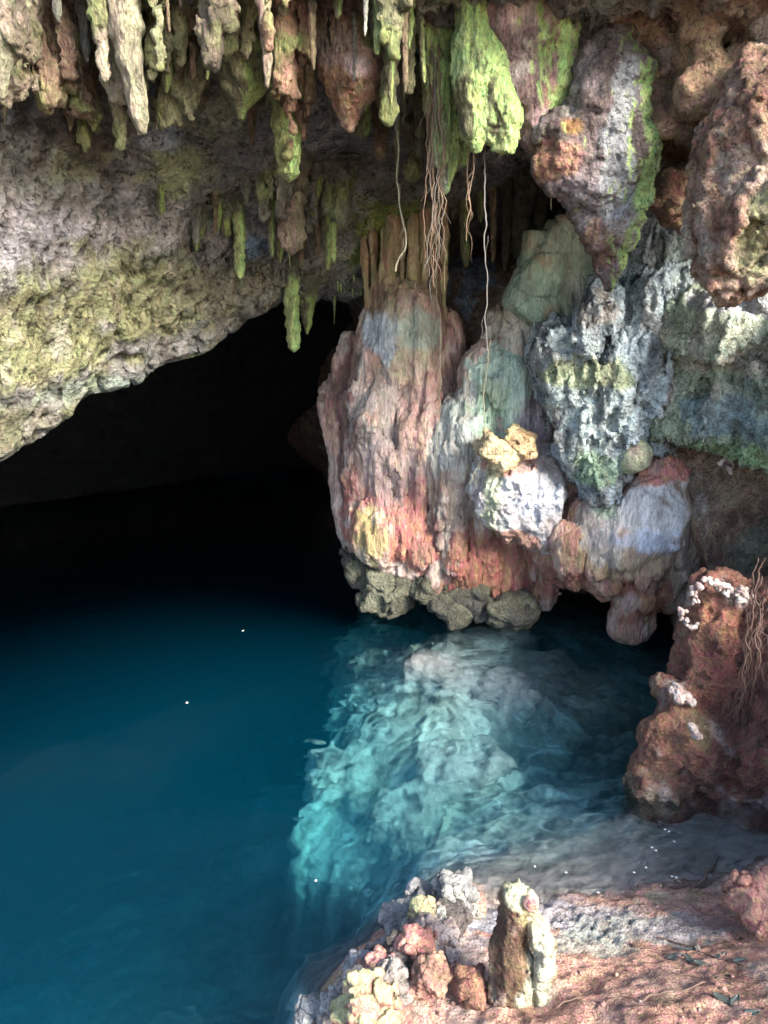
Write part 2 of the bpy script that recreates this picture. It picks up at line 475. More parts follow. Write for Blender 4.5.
# rim cliff rows in front
row = V.reshape(nx_, ny_, 3)[:, 0, :]
rows = []; cols = []
for i, h in enumerate(np.concatenate([np.arange(.03, .5, .05), np.arange(.6, 5.2, .35)])):
    r_ = row.copy(); r_[:, 2] = r_[:, 2] + h; r_[:, 1] = r_[:, 1] + .12 * h + .12 * fbm(np.column_stack([row[:, 0] * 2, row[:, 1] * 0, row[:, 2] * 0 + h * 2]), 4, 12) * min(1, h * 3)
    rows.append(r_)
rimV = np.stack([row] + rows, 1).reshape(-1, 3)
rimF = grid_faces(nx_, len(rows) + 1)
cR = paint(rimV, np.tile([0, -1., 0], (len(rimV), 1)), (.3, .27, .22), [((.2, .22, .1), 2, 0, .3, .8)], seed=5)
allV = np.concatenate([V, rimV]); allF = np.concatenate([F, rimF[:, ::-1] + len(V)]); allC = np.concatenate([col, cR])
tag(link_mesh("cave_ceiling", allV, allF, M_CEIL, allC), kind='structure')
CEILV = V.reshape(nx_, ny_, 3); CX_, CY_ = gx, gy
def ceil_z(x, y):
    i = min(max(np.searchsorted(CX_, x), 0), nx_ - 1); j = min(max(np.searchsorted(CY_, y), 0), ny_ - 1)
    return CEILV[i, j, 2]

# ------------------------------------------------------------------ cave wall: radius about a vertical axis in the pool
AX = np.array([0.0, 2.0])
W = []
def wp(q):
    dx, dy = q[0] - AX[0], q[1] - AX[1]
    W.append((math.atan2(dy, dx), q[2], math.hypot(dx, dy)))
for a in [(395, 300, 8.3), (400, 420, 8.3), (400, 540, 8.2), (400, 590, 8.2), (450, 250, 8.4), (450, 330, 7.9), (450, 450, 7.5), (450, 560, 7.5), (460, 590, 7.8),
          (520, 230, 8.6), (520, 330, 7.5), (520, 450, 7.15), (540, 550, 7.2), (560, 600, 8.0), (600, 160, 8.0), (600, 300, 7.6), (600, 400, 6.75), (600, 500, 6.7), (600, 555, 6.9), (600, 590, 7.8), (640, 600, 7.6),
          (670, 250, 7.2), (670, 380, 6.5), (670, 480, 6.5), (680, 560, 6.9), (690, 620, 6.7), (740, 250, 6.6), (740, 380, 6.2), (720, 470, 6.2), (720, 530, 5.9), (745, 600, 5.3),
          (790, 300, 6.0), (790, 450, 5.6), (790, 560, 5.3), (780, 680, 4.9), (770, 780, 4.5), (790, 850, 4.1), (830, 400, 5.2), (830, 700, 4.4)]:
    wp(P(*a))
for th, z, r in [(1.68, 0, 13.0), (1.68, 3, 13), (1.68, 1.5, 13), (1.72, 4.5, 13), (1.9, 0, 13), (1.9, 3, 13), (1.61, 1.5, 6.3), (1.61, -1, 6.3), (1.61, 3.2, 6.4), (1.4, -1, 6.2), (1.2, -1, 6.2), (1.0, -1, 5.6), (.8, -1, 4.8), (.6, -1, 3.6), (.35, -1, 3.0), (.2, -.6, 2.7),
                 (.2, .3, 2.45), (.2, 1.4, 2.6), (.2, 2.2, 3.0), (-.1, .5, 2.6), (-.1, 1.5, 2.9), (-.5, .8, 3.2), (-.5, 1.6, 3.8), (-.9, 1, 4.6), (-.9, 2, 5.4), (1.3, 4.5, 7.5), (1.0, 4.5, 6.6), (.8, 4.6, 5.8), (.6, 4.4, 5.0), (.4, 4.2, 5.2), (.2, 3.5, 4.6),
                 (.45, .3, 3.0), (.45, 1.0, 3.2)]:
    W.append((th, z, r))
W = np.array(W)
fw = rbf(W[:, :2] * np.array([5., 1.]), W[:, 2])
th = np.concatenate([np.arange(-1.0, .2, .03), np.arange(.2, 1.63, .0040), np.arange(1.63, 1.72, .01)])
zz = np.concatenate([np.arange(-3, -1.6, .2), np.arange(-1.6, -.1, .08), np.arange(-.1, 4.9, .022)])
TH, ZZ = np.meshgrid(th, zz, indexing='ij'); TH = TH.ravel(); ZZ = ZZ.ravel()
rr = fw(np.stack([TH * 5, ZZ], 1))
V = np.column_stack([AX[0] + rr * np.cos(TH), AX[1] + rr * np.sin(TH), ZZ])
F = grid_faces(len(th), len(zz))
top = np.interp(TH, [-1, .2, .42, .52, .62, .75, .86], [1.2, 1.2, 1.3, 1.5, 1.9, 2.8, 6]) + .25 * fbm(np.stack([TH * 6, 0 * TH, 0 * TH], 1), 3, 20)
ZZ = np.minimum(ZZ, top); V[:, 2] = ZZ
Nin = -np.column_stack([np.cos(TH), np.sin(TH), 0 * TH])
d = .22 * fbm(V * 1.3, 4, 21) + .16 * ridged(V * np.array([3, 3, 1.2]), 4, 22) + .08 * ridged(V * 7, 4, 23) + .03 * ridged(V * 18, 3, 24)
V = V + Nin * d[:, None] * (1 - sst(.0, -.5, ZZ))[:, None] - Nin * (np.maximum(0, -.12 - ZZ) * 1.6)[:, None]
pc = [pt_(720, 500, 6.1, (.6, .7, .6), (.34, .22, .15), .9), pt_(710, 490, 6.1, (.3, .5, .25), (.46, .34, .24), .8), pt_(760, 560, 5.6, (.3, .6, .4), (.14, .15, .11), .8), pt_(730, 550, 6, (.25, .4, .25), (.20, .09, .08), .8),
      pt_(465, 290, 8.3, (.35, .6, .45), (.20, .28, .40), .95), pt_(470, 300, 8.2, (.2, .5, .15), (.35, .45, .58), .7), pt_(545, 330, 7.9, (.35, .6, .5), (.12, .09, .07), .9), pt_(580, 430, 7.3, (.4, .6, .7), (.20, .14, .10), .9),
      pt_(520, 220, 8.6, (.6, .6, .5), (.07, .06, .045), .9), pt_(700, 240, 7, (.5, .8, .6), (.42, .52, .50), .95), pt_(700, 300, 6.9, (.4, .8, .4), (.50, .58, .60), .8),
      pt_(660, 150, 7.0, (.35, .8, .5), (.24, .25, .24), .9), pt_(770, 770, 4.4, (.6, .7, .8), (.22, .085, .06), .9), pt_(740, 680, 4.9, (.5, .8, .5), (.17, .07, .055), .9), pt_(770, 860, 4.1, (.5, .5, .3), (.26, .10, .07), .8)]
col = paint(V, -Nin, (.24, .15, .10), [((.14, .075, .05), 1.6, 0, .3, .8), ((.38, .27, .19), 2.6, .2, .2, .7)], pc, seed=8)
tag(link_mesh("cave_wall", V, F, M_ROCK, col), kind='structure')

# ------------------------------------------------------------------ shore and pool bed: one height over the plan, split at the waterline
B = []
for px, py, z in [(300, 1024, 0), (345, 960, 0), (400, 905, 0), (452, 880, 0), (490, 908, -.02), (560, 903, 0), (640, 898, 0), (700, 892, 0), (760, 885, 0),
                  (345, 1024, .10), (400, 1010, .22), (400, 950, .12), (440, 920, .10), (470, 960, .2), (523, 1000, .27), (600, 950, .12), (560, 925, .05), (650, 930, .09), (700, 960, .2), (768, 930, .22), (768, 1024, .5), (650, 1024, .42), (500, 1060, .4), (768, 900, .08),
                  (480, 870, -.14), (560, 860, -.16), (640, 858, -.10), (700, 860, -.06), (740, 850, -.06), (620, 820, -.22), (680, 800, -.2), (500, 790, -.75), (580, 770, -.8), (520, 840, -.5), (580, 830, -.5), (640, 740, -.7), (600, 700, -.55), (640, 650, -.8), (560, 650, -.6), (520, 690, -.27), (450, 640, -.26), (430, 680, -.32),
                  (500, 640, -.32), (470, 610, -.4), (400, 670, -.5), (360, 680, -.75), (380, 740, -.6), (440, 760, -.48), (320, 800, -1.05), (370, 800, -.85), (430, 820, -.7), (390, 860, -.95), (340, 850, -1.15), (330, 760, -1.1),
                  (420, 860, -.6), (380, 905, -.9), (340, 940, -1.2), (300, 1000, -1.3),
                  (320, 660, -3.6), (380, 610, -3.6), (340, 610, -4.5), (290, 720, -3.4), (250, 790, -3.3), (235, 850, -2.3), (270, 900, -1.7), (270, 950, -1.5), (330, 940, -1.5), (220, 960, -1.5), (160, 990, -1.5), (100, 970, -1.7), (60, 1010, -1.6), (0, 1010, -2.0),
                  (200, 1040, -1.5), (300, 1000, -1.5), (0, 930, -3.8), (120, 900, -2.5), (200, 900, -2.0), (100, 800, -4.4), (200, 720, -4.6), (0, 760, -5), (250, 640, -5), (100, 620, -5.8), (0, 560, -6), (300, 560, -5.5), (200, 500, -6.5), (350, 540, -4.5)]:
    q = PZ(px, py, z); B.append(q)
for x, y, z in [(.05, 2.15, .02), (.2, 1.6, .0), (-.2, 1.0, .0), (-1.2, .6, 0), (.3, .2, .7), (.5, 1.7, .12), (.6, 1.1, .25), (1, 1.7, .36), (1.2, .8, .55), (2.2, 2.0, .8), (2.6, 3.0, .5), (3.4, 2, 1), (0, -.4, 1.2), (-1.5, -.3, .8), (-2, -1, 1.4), (2, -.5, 1.4), (3, .5, 1.3), (0, -3, 1.6), (-5, -2, 1.5), (5, -3, 1.6),
                (-4, -.2, .2), (-4, 1.5, -2), (-7, 1.5, 0), (-7, 3, -2), (-9, 5, 0), (-10, 8, 0), (-6, 8, -6), (-3, 11, -7), (2, 11, -4), (2.5, 7, -1.5), (1.5, 7.2, -1.2), (3, 5.5, -1), (3.3, 4.5, -.6), (0, 7.6, -1.4), (.8, 7.5, -1.0), (5, 9, -1), (-2, 16, -3), (3, 16, -2), (4.5, 3, 1.2)]:
    B.append(np.array([x, y, z], float))
B = np.array(B)
deepm = B[:, 2] < -1.45
fshelf = rbf(B[~deepm][:, :2], B[~deepm][:, 2])
B[deepm, 2] = np.where(B[deepm, 1] > 3.9, B[deepm, 2] * 1.15 - .3, B[deepm, 2] * .85)
fdeep = rbf(B[deepm | (B[:, 1] > 7.9) | (B[:, 0] < -3)][:, :2], B[deepm | (B[:, 1] > 7.9) | (B[:, 0] < -3)][:, 2])
EDGE = np.array([PZ(a, b, -.9)[:2] for a, b in [(520, 596), (440, 606), (385, 635), (350, 662), (368, 712), (328, 765), (272, 832), (305, 852), (342, 900), (362, 935), (335, 975), (300, 1040)]] + [[-.1, 2.1], [0, 1.5], [-.5, .9], [-1.5, .5], [-4, .2], [-8, .5], [-12, 1], [-12, -9], [9, -9], [9, 8.6], [2, 8.6], [.9, 7.9]])
def edge_sd(q):
    """distance to the brink, positive on the shelf"""
    dmin = np.full(len(q), 1e9); ins = np.zeros(len(q), bool)
    for k in range(len(EDGE)):
        a, b = EDGE[k], EDGE[(k + 1) % len(EDGE)]
        ab = b - a; t = np.clip(((q - a) @ ab) / (ab @ ab), 0, 1)
        dmin = np.minimum(dmin, np.linalg.norm(q - a - t[:, None] * ab, axis=1))
        c = (a[1] > q[:, 1]) != (b[1] > q[:, 1])
        xi = a[0] + (q[:, 1] - a[1]) / np.where(abs(b[1] - a[1]) < 1e-9, 1e-9, b[1] - a[1]) * (b[0] - a[0])
        ins ^= c & (q[:, 0] < xi)
    return np.where(ins, dmin, -dmin)
def fbed(q):
    p3 = np.column_stack([q, np.zeros(len(q))])
    qr = p3 @ np.array([[.8, .6, 0], [-.6, .8, 0], [0, 0, 1.]]).T
    sd = edge_sd(q) + (.34 * fbm(qr * np.array([2.0, 5.0, 1]), 4, 45) + .22 * fbm(p3 * 1.4, 2, 48) + .05 * fbm(p3 * 9, 2, 46)) * sst(.0, -.6, fshelf(q))
    w = sst(-.22, .02, sd)
    zd = fdeep(q)
    ds = np.linalg.norm((q - np.array([-.85, 2.45])) / np.array([1.15, .85]), axis=1)
    ds = ds + .38 * fbm(qr * np.array([1.2, 2.4, 1]), 4, 49)
    sh = np.minimum(-.62 + .25 * fbm(p3 * 1.8, 4, 50), -.5)
    sh = sh - .25 * sst(2.7, 2.2, q[:, 1])
    zd = zd + (np.maximum(zd, sh) - zd) * sst(1.45, .55, ds)
    return zd * (1 - w) + fshelf(q) * w
gx = np.concatenate([[-300, -120, -50, -25, -16], np.arange(-12, -3.4, .15), np.arange(-3.4, -1.0, .035), np.arange(-1.0, 3.4, .0125), np.arange(3.4, 8, .15), [10, 16, 30, 60, 150, 300]])
gy = np.concatenate([[-300, -120, -50, -25, -14, -8], np.arange(-5, 1.6, .12), np.arange(1.6, 4.4, .0125), np.arange(4.4, 8.0, .022), np.arange(8.0, 17, .2), [25, 60, 200]])
X, Yg = np.meshgrid(gx, gy, indexing='ij')
Q = np.stack([X.ravel(), Yg.ravel()], 1)
Qc = np.column_stack([np.clip(Q[:, 0], -11, 7), np.clip(Q[:, 1], -4, 17)])
Z = fbed(Qc)
out = np.maximum(sst(9.5, 12, np.abs(Q[:, 0])), np.maximum(sst(-4, -6, Q[:, 1]), sst(15.5, 18, Q[:, 1])))
Z = Z * (1 - out) + 1.6 * out
V = np.column_stack([Q, Z])
uw = sst(.02, -.12, Z); dp = sst(-.9, -2.2, Z)
V0 = V.copy()
# above water: crusted clay with little rills and pebbly roughness
e = (1 - uw) * (1 - out) * (.035 * fbm(V * 3, 4, 31) + .018 * ridged(V * 9, 4, 32) + .006 * ridged(V * 28, 3, 33))
# the rilled patch right of the stalagmite
rc = PZ(590, 925, .08); dr = np.linalg.norm((V - rc) / np.array([.42, .22, 1]), axis=1)
rill = sst(1.2, .6, dr + .3 * fbm(V * 6, 3, 34))
qv = V @ np.array([[.5, .85, 0], [-.85, .5, 0], [0, 0, 1]]).T
e += rill * .016 * ridged(qv * np.array([16, 46, 20]), 3, 35)
# under water: lumpy limestone blocks, swirled to put the water's refraction into their shape
wq = V[:, :] * np.array([1, 1, .0])
wpn = np.stack([fbm(wq * 2.0, 3, 36), fbm(wq * 2.0, 3, 37), 0 * Q[:, 0]], 1)
wq2 = wq + .55 * wpn
k1, k2 = worley(wq2 * np.array([2.6, 3.6, 1]) + 3, 38)
k3, k4 = worley(wq2 * np.array([6.5, 9, 1]) + 1, 39)
blk = (.55 - k1) * .10 + (.5 - k3) * .06 + .04 * ridged(wq2 * 3, 3, 40)
e += uw * (blk * sst(-.05, -.4, Z) * (1 - .65 * dp) + .010 * ridged(V * 14, 2, 42))
e += dp * .12 * fbm(wq * .8, 3, 41)
V[:, 2] += e
F = grid_faces(len(gx), len(gy))
N = normals(V, F)
pc = [(PZ(540, 925, .03), (.55, .22, .3), (.72, .66, .66), .9), (PZ(640, 935, .08), (.45, .16, .3), (.68, .68, .60), .85), (PZ(570, 950, .1), (.3, .15, .3), (.64, .66, .56), .7), (PZ(470, 915, .05), (.22, .25, .3), (.60, .60, .66), .9),
      (PZ(455, 950, .15), (.2, .16, .3), (.62, .52, .52), .8), (PZ(680, 935, .1), (.35, .1, .3), (.66, .56, .55), .8), (PZ(700, 1000, .35), (.7, .2, .5), (.42, .22, .17), .5), (PZ(760, 915, .1), (.3, .2, .3), (.58, .27, .21), .7)]
colA = paint(V, N, (.82, .46, .34), [((.62, .32, .23), 3.0, .08, .3, .6), ((.66, .50, .46), 5, .15, .2, .6), ((.14, .08, .06), 9, .36, .08, .8), ((.58, .55, .30), 4, .42, .1, .5)], pc, seed=11)
colA = mixc(colA, (.10, .06, .05), rill * sst(.1, .45, -ridged(qv * np.array([16, 46, 20]), 3, 35)) * .75)
colB = paint(V * np.array([1, 1, .6]), N, (.55, .55, .50), [((.20, .20, .19), 2.2, .05, .2, .85), ((.72, .70, .68), 3.4, .2, .2, .7), ((.20, .19, .17), 7, .34, .1, .6)],
             [(PZ(590, 720, -.5), (.5, .6, 1), (.52, .46, .36), .7), (PZ(620, 780, -.4), (.5, .4, 1), (.26, .25, .22), .8), (PZ(660, 855, -.1), (.6, .25, .6), (.36, .32, .26), .8), (PZ(600, 650, -.7), (.5, .5, 1), (.22, .21, .19), .7), (PZ(530, 810, -.6), (.6, .45, 1), (.20, .21, .22), .8), (PZ(480, 750, -.6), (.4, .3, 1), (.32, .33, .34), .6), (PZ(640, 770, -.4), (.5, .5, 1), (.14, .14, .13), .9), (PZ(600, 870, -.1), (.9, .22, .6), (.34, .31, .28), .7)], seed=12)  # dark patches put the shade at the pool's right into the bed colour
swl = ridged(wq2 * np.array([2.6, 4.2, 1]), 3, 44); swl2 = ridged(wq2 * np.array([6, 10, 1]) + 7, 2, 45)
colB = mixc(colB, (.90, .88, .85), sst(.30, .62, swl) * .9 * (1 - dp)); colB = mixc(colB, (.22, .22, .21), sst(-.10, -.45, swl) * .8 * (1 - dp)); colB = mixc(colB, (.16, .15, .15), sst(-.2, -.6, swl2) * .7 * (1 - dp))  # pale and dark swirls put the water's refraction into the bed colour
sdv = edge_sd(Q); dpc = np.maximum(dp, sst(-.05, -.35, sdv))
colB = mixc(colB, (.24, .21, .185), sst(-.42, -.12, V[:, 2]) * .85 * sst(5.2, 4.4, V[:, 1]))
cl = fbm(np.column_stack([V[:, 0] * .9 + V[:, 1] * .5, V[:, 1] * 1.6, 0 * V[:, 0]]), 4, 47)
colB = mixc(colB, (.44, .46, .44), dpc * .9); colB = mixc(colB, (.88, .88, .84), dpc * .8 * sst(.05, .4, cl)); colB = mixc(colB, (.2, .21, .2), dpc * .7 * sst(-.05, -.35, cl))  # pale wisps paint the water's glow onto the deep bed
m_ = sst(.015, -.03, V[:, 2])
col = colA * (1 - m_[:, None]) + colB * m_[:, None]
land = sst(-1.0, -3.5, Q[:, 1])
col = mixc(col, (.16, .15, .07), np.maximum(land, out))
inner = (Q[:, 1] > 8.0) | (Q[:, 0] < -6)
fz = V[F, 2].max(1)
far = (Q[F[:, 0], 1] < -5) | (np.abs(Q[F[:, 0], 0]) > 11) | (Q[F[:, 0], 1] > 16.5)
def sub(mask, name, mat, kind='structure'):
    f = F[mask]; used = np.unique(f); rem = np.full(len(V), -1); rem[used] = np.arange(len(used))
    return tag(link_mesh(name, V[used], rem[f], mat, col[used]), kind=kind)
under = (fz < -.012) & ~far
sub(under, "pool_bed", M_BED)
sub(~under & ~far, "shore", M_SOIL)
sub(far, "ground", M_SOIL)
GX, GY, GZ = gx, gy, V[:, 2].reshape(len(gx), len(gy))
def ground_z(x, y):
    i = np.clip(np.searchsorted(GX, x), 1, len(GX) - 1); j = np.clip(np.searchsorted(GY, y), 1, len(GY) - 1)
    tx = (x - GX[i - 1]) / (GX[i] - GX[i - 1]); ty = (y - GY[j - 1]) / (GY[j] - GY[j - 1])
    a = GZ[i - 1, j - 1] * (1 - tx) + GZ[i, j - 1] * tx; b = GZ[i - 1, j] * (1 - tx) + GZ[i, j] * tx
    return float(a * (1 - ty) + b * ty)
def PG(px, py):
    """where the ray of that pixel lands on the modelled ground"""
    d = ray(px, py); p = np.array([0, 0, CAM_H]); t = 2.0
    while t < 12:
        q = p + d * t
        if q[2] < ground_z(q[0], q[1]): break
        t += .01
    return p + d * t

# ------------------------------------------------------------------ water
def water_material():
    m = bpy.data.materials.new("pool_water"); m.use_nodes = True
    nt = m.node_tree; n = nt.nodes; l = nt.links
    n.remove(n['Principled BSDF']); o = n['Material Output']
    tr = n.new('ShaderNodeBsdfTransparent'); gl = n.new('ShaderNodeBsdfGlossy'); gl.inputs['Roughness'].default_value = .03; gl.inputs['Color'].default_value = (.45, .5, .55, 1)
    fr = n.new('ShaderNodeFresnel'); fr.inputs['IOR'].default_value = 1.33
    tc = n.new('ShaderNodeTexCoord'); no = n.new('ShaderNodeTexNoise'); no.inputs['Scale'].default_value = 5; no.inputs['Detail'].default_value = 3; no.inputs['Distortion'].default_value = 1.0
    bm = n.new('ShaderNodeBump'); bm.inputs['Strength'].default_value = .6; bm.inputs['Distance'].default_value = .02
    l.new(tc.outputs['Object'], no.inputs['Vector']); l.new(no.outputs['Fac'], bm.inputs['Height'])
    l.new(bm.outputs[0], gl.inputs['Normal']); l.new(bm.outputs[0], fr.inputs['Normal'])
    mx = n.new('ShaderNodeMixShader'); l.new(fr.outputs[0], mx.inputs[0]); rf = n.new('ShaderNodeBsdfRefraction'); rf.inputs['IOR'].default_value = 1.33; rf.inputs['Roughness'].default_value = 0.0
    n2 = n.new('ShaderNodeTexNoise'); n2.inputs['Scale'].default_value = 3.4; n2.inputs['Detail'].default_value = 0.6; n2.inputs['Distortion'].default_value = 1.4
    b2 = n.new('ShaderNodeBump'); b2.inputs['Strength'].default_value = .8; b2.inputs['Distance'].default_value = .038
    l.new(tc.outputs['Object'], n2.inputs['Vector']); l.new(n2.outputs['Fac'], b2.inputs['Height'])
    l.new(b2.outputs[0], rf.inputs['Normal']); m2 = n.new('ShaderNodeMixShader'); m2.inputs[0].default_value = .6; l.new(tr.outputs[0], m2.inputs[1]); l.new(rf.outputs[0], m2.inputs[2])
    l.new(m2.outputs[0], mx.inputs[1]); l.new(gl.outputs[0], mx.inputs[2])
    l.new(mx.outputs[0], o.inputs['Surface'])
    va = n.new('ShaderNodeVolumeAbsorption'); va.inputs['Color'].default_value = (0.0, .785, .925, 1); va.inputs['Density'].default_value = .68
    vs = n.new('ShaderNodeVolumeScatter'); vs.inputs['Color'].default_value = (.01, .57, 1, 1); vs.inputs['Density'].default_value = .21; vs.inputs['Anisotropy'].default_value = .2
    ad = n.new('ShaderNodeAddShader'); l.new(va.outputs[0], ad.inputs[0]); l.new(vs.outputs[0], ad.inputs[1])
    l.new(ad.outputs[0], o.inputs['Volume'])
    return m
wx = [-13, 9.5]; wy = [-.6, 17.2]
bv = np.array([[wx[i], wy[j], z] for z in (-9.0, 0.0) for i in (0, 1) for j in (0, 1)], float)
bf = np.array([[0, 1, 3, 2], [4, 6, 7, 5], [0, 4, 5, 1], [2, 3, 7, 6], [0, 2, 6, 4], [1, 5, 7, 3]])
tag(link_mesh("water", bv, bf, water_material(), smooth=False), kind='structure')

# ------------------------------------------------------------------ light
SUN = np.array([.62, -.60, .53]); SUN = SUN / np.linalg.norm(SUN)
world = bpy.data.worlds.new("World"); scene.world = world; world.use_nodes = True
nt = world.node_tree
bg = nt.nodes['Background']; sky = nt.nodes.new('ShaderNodeTexSky'); sky.sky_type = 'NISHITA'; sky.sun_disc = False
sky.sun_elevation = math.asin(SUN[2]); sky.sun_rotation = math.atan2(SUN[0], SUN[1])
nt.links.new(sky.outputs[0], bg.inputs['Color']); bg.inputs['Strength'].default_value = .15
sl = bpy.data.lights.new("sun", 'SUN'); sl.energy = 4.2; sl.angle = R(24); sl.color = (1, .95, .86)
so = bpy.data.objects.new("sun", sl); COL.objects.link(so)
so.rotation_euler = Vector(SUN).to_track_quat('Z', 'Y').to_euler()
so.location = tuple(SUN * 20)
scene.view_settings.view_transform = 'Standard'; scene.view_settings.look = 'None'
scene.view_settings.gamma = 1; scene.view_settings.use_curve_mapping = False
scene.view_settings.exposure = 1.95
scene.render.engine = 'CYCLES'
cy = scene.cycles
cy.use_denoising = True; cy.max_bounces = 8; cy.diffuse_bounces = 3; cy.glossy_bounces = 2; cy.use_adaptive_sampling = True; cy.adaptive_threshold = .03; cy.transparent_max_bounces = 12; cy.volume_bounces = 0
# ------------------------------------------------------------------ the formations of the wall
M = mpp
SUNSIDE = (.75, -.45, .45)

def solid_thing(name, S, mat, base, label, cat, mott=(), patches=(), algae=None, disp=(), fine=(), group=None, seed=0, parent=None, kind=None):
    V, F = S.mesh(disp, fine)
    N = normals(V, F)
    col = paint(V, N, base, mott, patches, algae, seed=seed)
    o = link_mesh(name, V, F, mat, col, parent=parent)
    if label: tag(o, label, cat, group)
    return o

def drips(S, pts, n, r, ln, k=.018, seed=0, sharp=.5):
    """shingle-like hanging folds: pts = list of (px,py,Y) outline seeds, jittered"""
    g = random.Random(seed)
    for i in range(n):
        px, py, Y = pts[g.randrange(len(pts))]
        px += g.uniform(-14, 14); py += g.uniform(-18, 18)
        rr = r * g.uniform(.6, 1.3); l_ = ln * g.uniform(.5, 1.3)
        a = P(px, py, Y + g.uniform(-.03, .05)); b = a + np.array([g.uniform(-.02, .02), g.uniform(-.05, .01), -l_])
        S.cap(a, b, rr * .8, rr * g.uniform(.5, 1.0) * (1 - .4 * (sharp > .6)), k)
        if g.random() < sharp: S.cap(b, b + np.array([0, 0, -rr * g.uniform(1, 2.5) * (1 + 2 * (sharp > .6))]), rr * .5, rr * .10, k)
MOTT_RED = [((.55, .28, .20), np.array([2, 2, 1.0]), .0, .3, .6), ((.22, .10, .075), np.array([4, 4, 1.2]), .18, .2, .7), ((.62, .54, .48), np.array([3, 3, .8]), .22, .2, .6)]
FLUTE = [('r', .06, (9, 9, 1.3), 50), ('f', .07, (3, 3, 1.5), 51)]
FLUTEF = [('r', .022, (24, 24, 4), 52), ('r', .012, (30, 30, 22), 53)]

# left column, a stack of draped flowstone
S = Solid(.02, .07)
Y0 = 7.25
for pts, rad in [([(350, 345), (345, 400), (352, 470), (368, 540)], [.08, .17, .22, .24]),
                 ([(385, 325), (375, 400), (372, 470), (385, 540)], [.20, .30, .30, .28]),
                 ([(412, 320), (415, 400), (412, 470), (418, 540)], [.24, .30, .28, .28]),
                 ([(440, 330), (445, 400), (440, 470), (452, 560)], [.14, .18, .22, .25])]:
    S.chain([P(a, b, Y0 + (.25 if a < 360 else .05)) for a, b in pts], rad, k=.045)
for (x, y, r, dy) in [(395, 300, .16, 0), (412, 330, .26, -.18), (400, 360, .2, -.15), (372, 365, .15, -.1), (360, 400, .12, -.15), (380, 405, .14, -.22), (425, 380, .13, -.25)]:
    S.ell(P(x, y, Y0 + dy), (r * .9, r * .7, r * 1.5), k=.05)
# hanging lobes in front of the shaft
for x0, ya, yb, r0, dy in [(368, 395, 455, .12, -.25), (382, 415, 500, .14, -.28), (398, 440, 490, .12, -.3), (412, 400, 470, .13, -.3), (420, 440, 510, .10, -.32), (355, 430, 520, .10, -.12), (432, 395, 455, .14, -.3), (437, 430, 478, .15, -.34)]:
    S.chain([P(x0, ya, Y0 + dy + .1), P(x0 + 1, (ya + yb) / 2, Y0 + dy), P(x0 + 3, yb, Y0 + dy - .02)], [r0 * .7, r0, r0 * .35], k=.05)
drips(S, [(x, y, Y0 - .13) for x in (362, 378, 395, 412, 428) for y in (345, 385, 425, 465, 500)], 60, .065, .28, seed=3)
# clay covered foot
S.ell(P(395, 520, Y0 - .05), (.5, .4, .35)).ell(P(380, 535, Y0 - .2), (.28, .3, .26)).ell(P(430, 540, Y0 - .12), (.36, .35, .30)).ell(P(405, 560, Y0), (.48, .35, .2)).ell(P(460, 570, Y0), (.35, .35, .24))
q = lambda x, y, Y, r, c, a=.85: (P(x, y, Y), r, c, a)
pat = [q(372, 400, 7.1, (.35, .4, .45), (.44, .38, .34)), q(412, 345, 7.0, (.28, .3, .4), (.56, .47, .33)), q(378, 335, 7.0, (.15, .3, .3), (.52, .58, .62)), q(425, 330, 7.0, (.2, .3, .2), (.46, .52, .42)),
       q(400, 280, 7.2, (.4, .4, .3), (.42, .30, .17)), q(375, 280, 7.3, (.1, .4, .3), (.22, .12, .07)), q(400, 265, 7.2, (.3, .4, .10), (.32, .34, .12), .7),
       q(350, 420, 7.4, (.14, .6, 1.2), (.17, .08, .07)), q(385, 520, 6.95, (.45, .5, .35), (.50, .19, .14)), q(400, 490, 6.9, (.5, .4, .3), (.44, .20, .16), .7), q(372, 535, 6.9, (.18, .4, .25), (.50, .42, .18), .8), q(430, 545, 6.9, (.4, .4, .3), (.42, .17, .12)),
       q(437, 450, 6.8, (.13, .3, .35), (.62, .54, .47)), q(420, 410, 6.9, (.2, .3, .4), (.54, .34, .29), .7), q(390, 470, 6.9, (.3, .3, .3), (.42, .32, .30), .7), q(395, 582, 7.0, (.7, .6, .12), (.20, .17, .14), .9)]
fcol = solid_thing("flowstone_column", S, M_FLOW, (.62, .46, .39), "fluted pinkish flowstone column at the left, its foot of red clay standing over the dark water", "flowstone",
            MOTT_RED, pat, disp=FLUTE, fine=FLUTEF, seed=20)

# thin organ pipes reaching up to the roof
for i, (x0, x1, yt, yb, r0) in enumerate([(366, 370, 262, 345, .035), (374, 378, 262, 340, .05), (383, 385, 262, 330, .045), (392, 392, 256, 330, .07), (402, 401, 254, 330, .05), (411, 413, 250, 325, .07), (421, 425, 248, 335, .055), (431, 434, 235, 350, .075), (441, 442, 240, 350, .05)]):
    S = Solid(.012, .03); S.cap(P(x0 + (x0 - 400) * .15, yt - 60, 7.25), P(x1, yb, 7.15), r0 * (.85 if i % 3 == 0 else .4), r0 * (.45 + .5 * (i % 2)), k=.03)
    solid_thing("pipe", S, M_FLOW, [(.42, .27, .16), (.24, .13, .08), (.46, .34, .19)][i % 3], None, None, [((.30, .32, .12), 5, .1, .3, .5), ((.52, .40, .26), np.array([9, 9, 1]), .1, .2, .6)], disp=[('r', .024, (16, 16, 3), 50 + i), ('f', .03, (9, 9, 5), 90 + i)], fine=[('r', .006, (40, 40, 8), 52)], seed=i, parent=fcol)

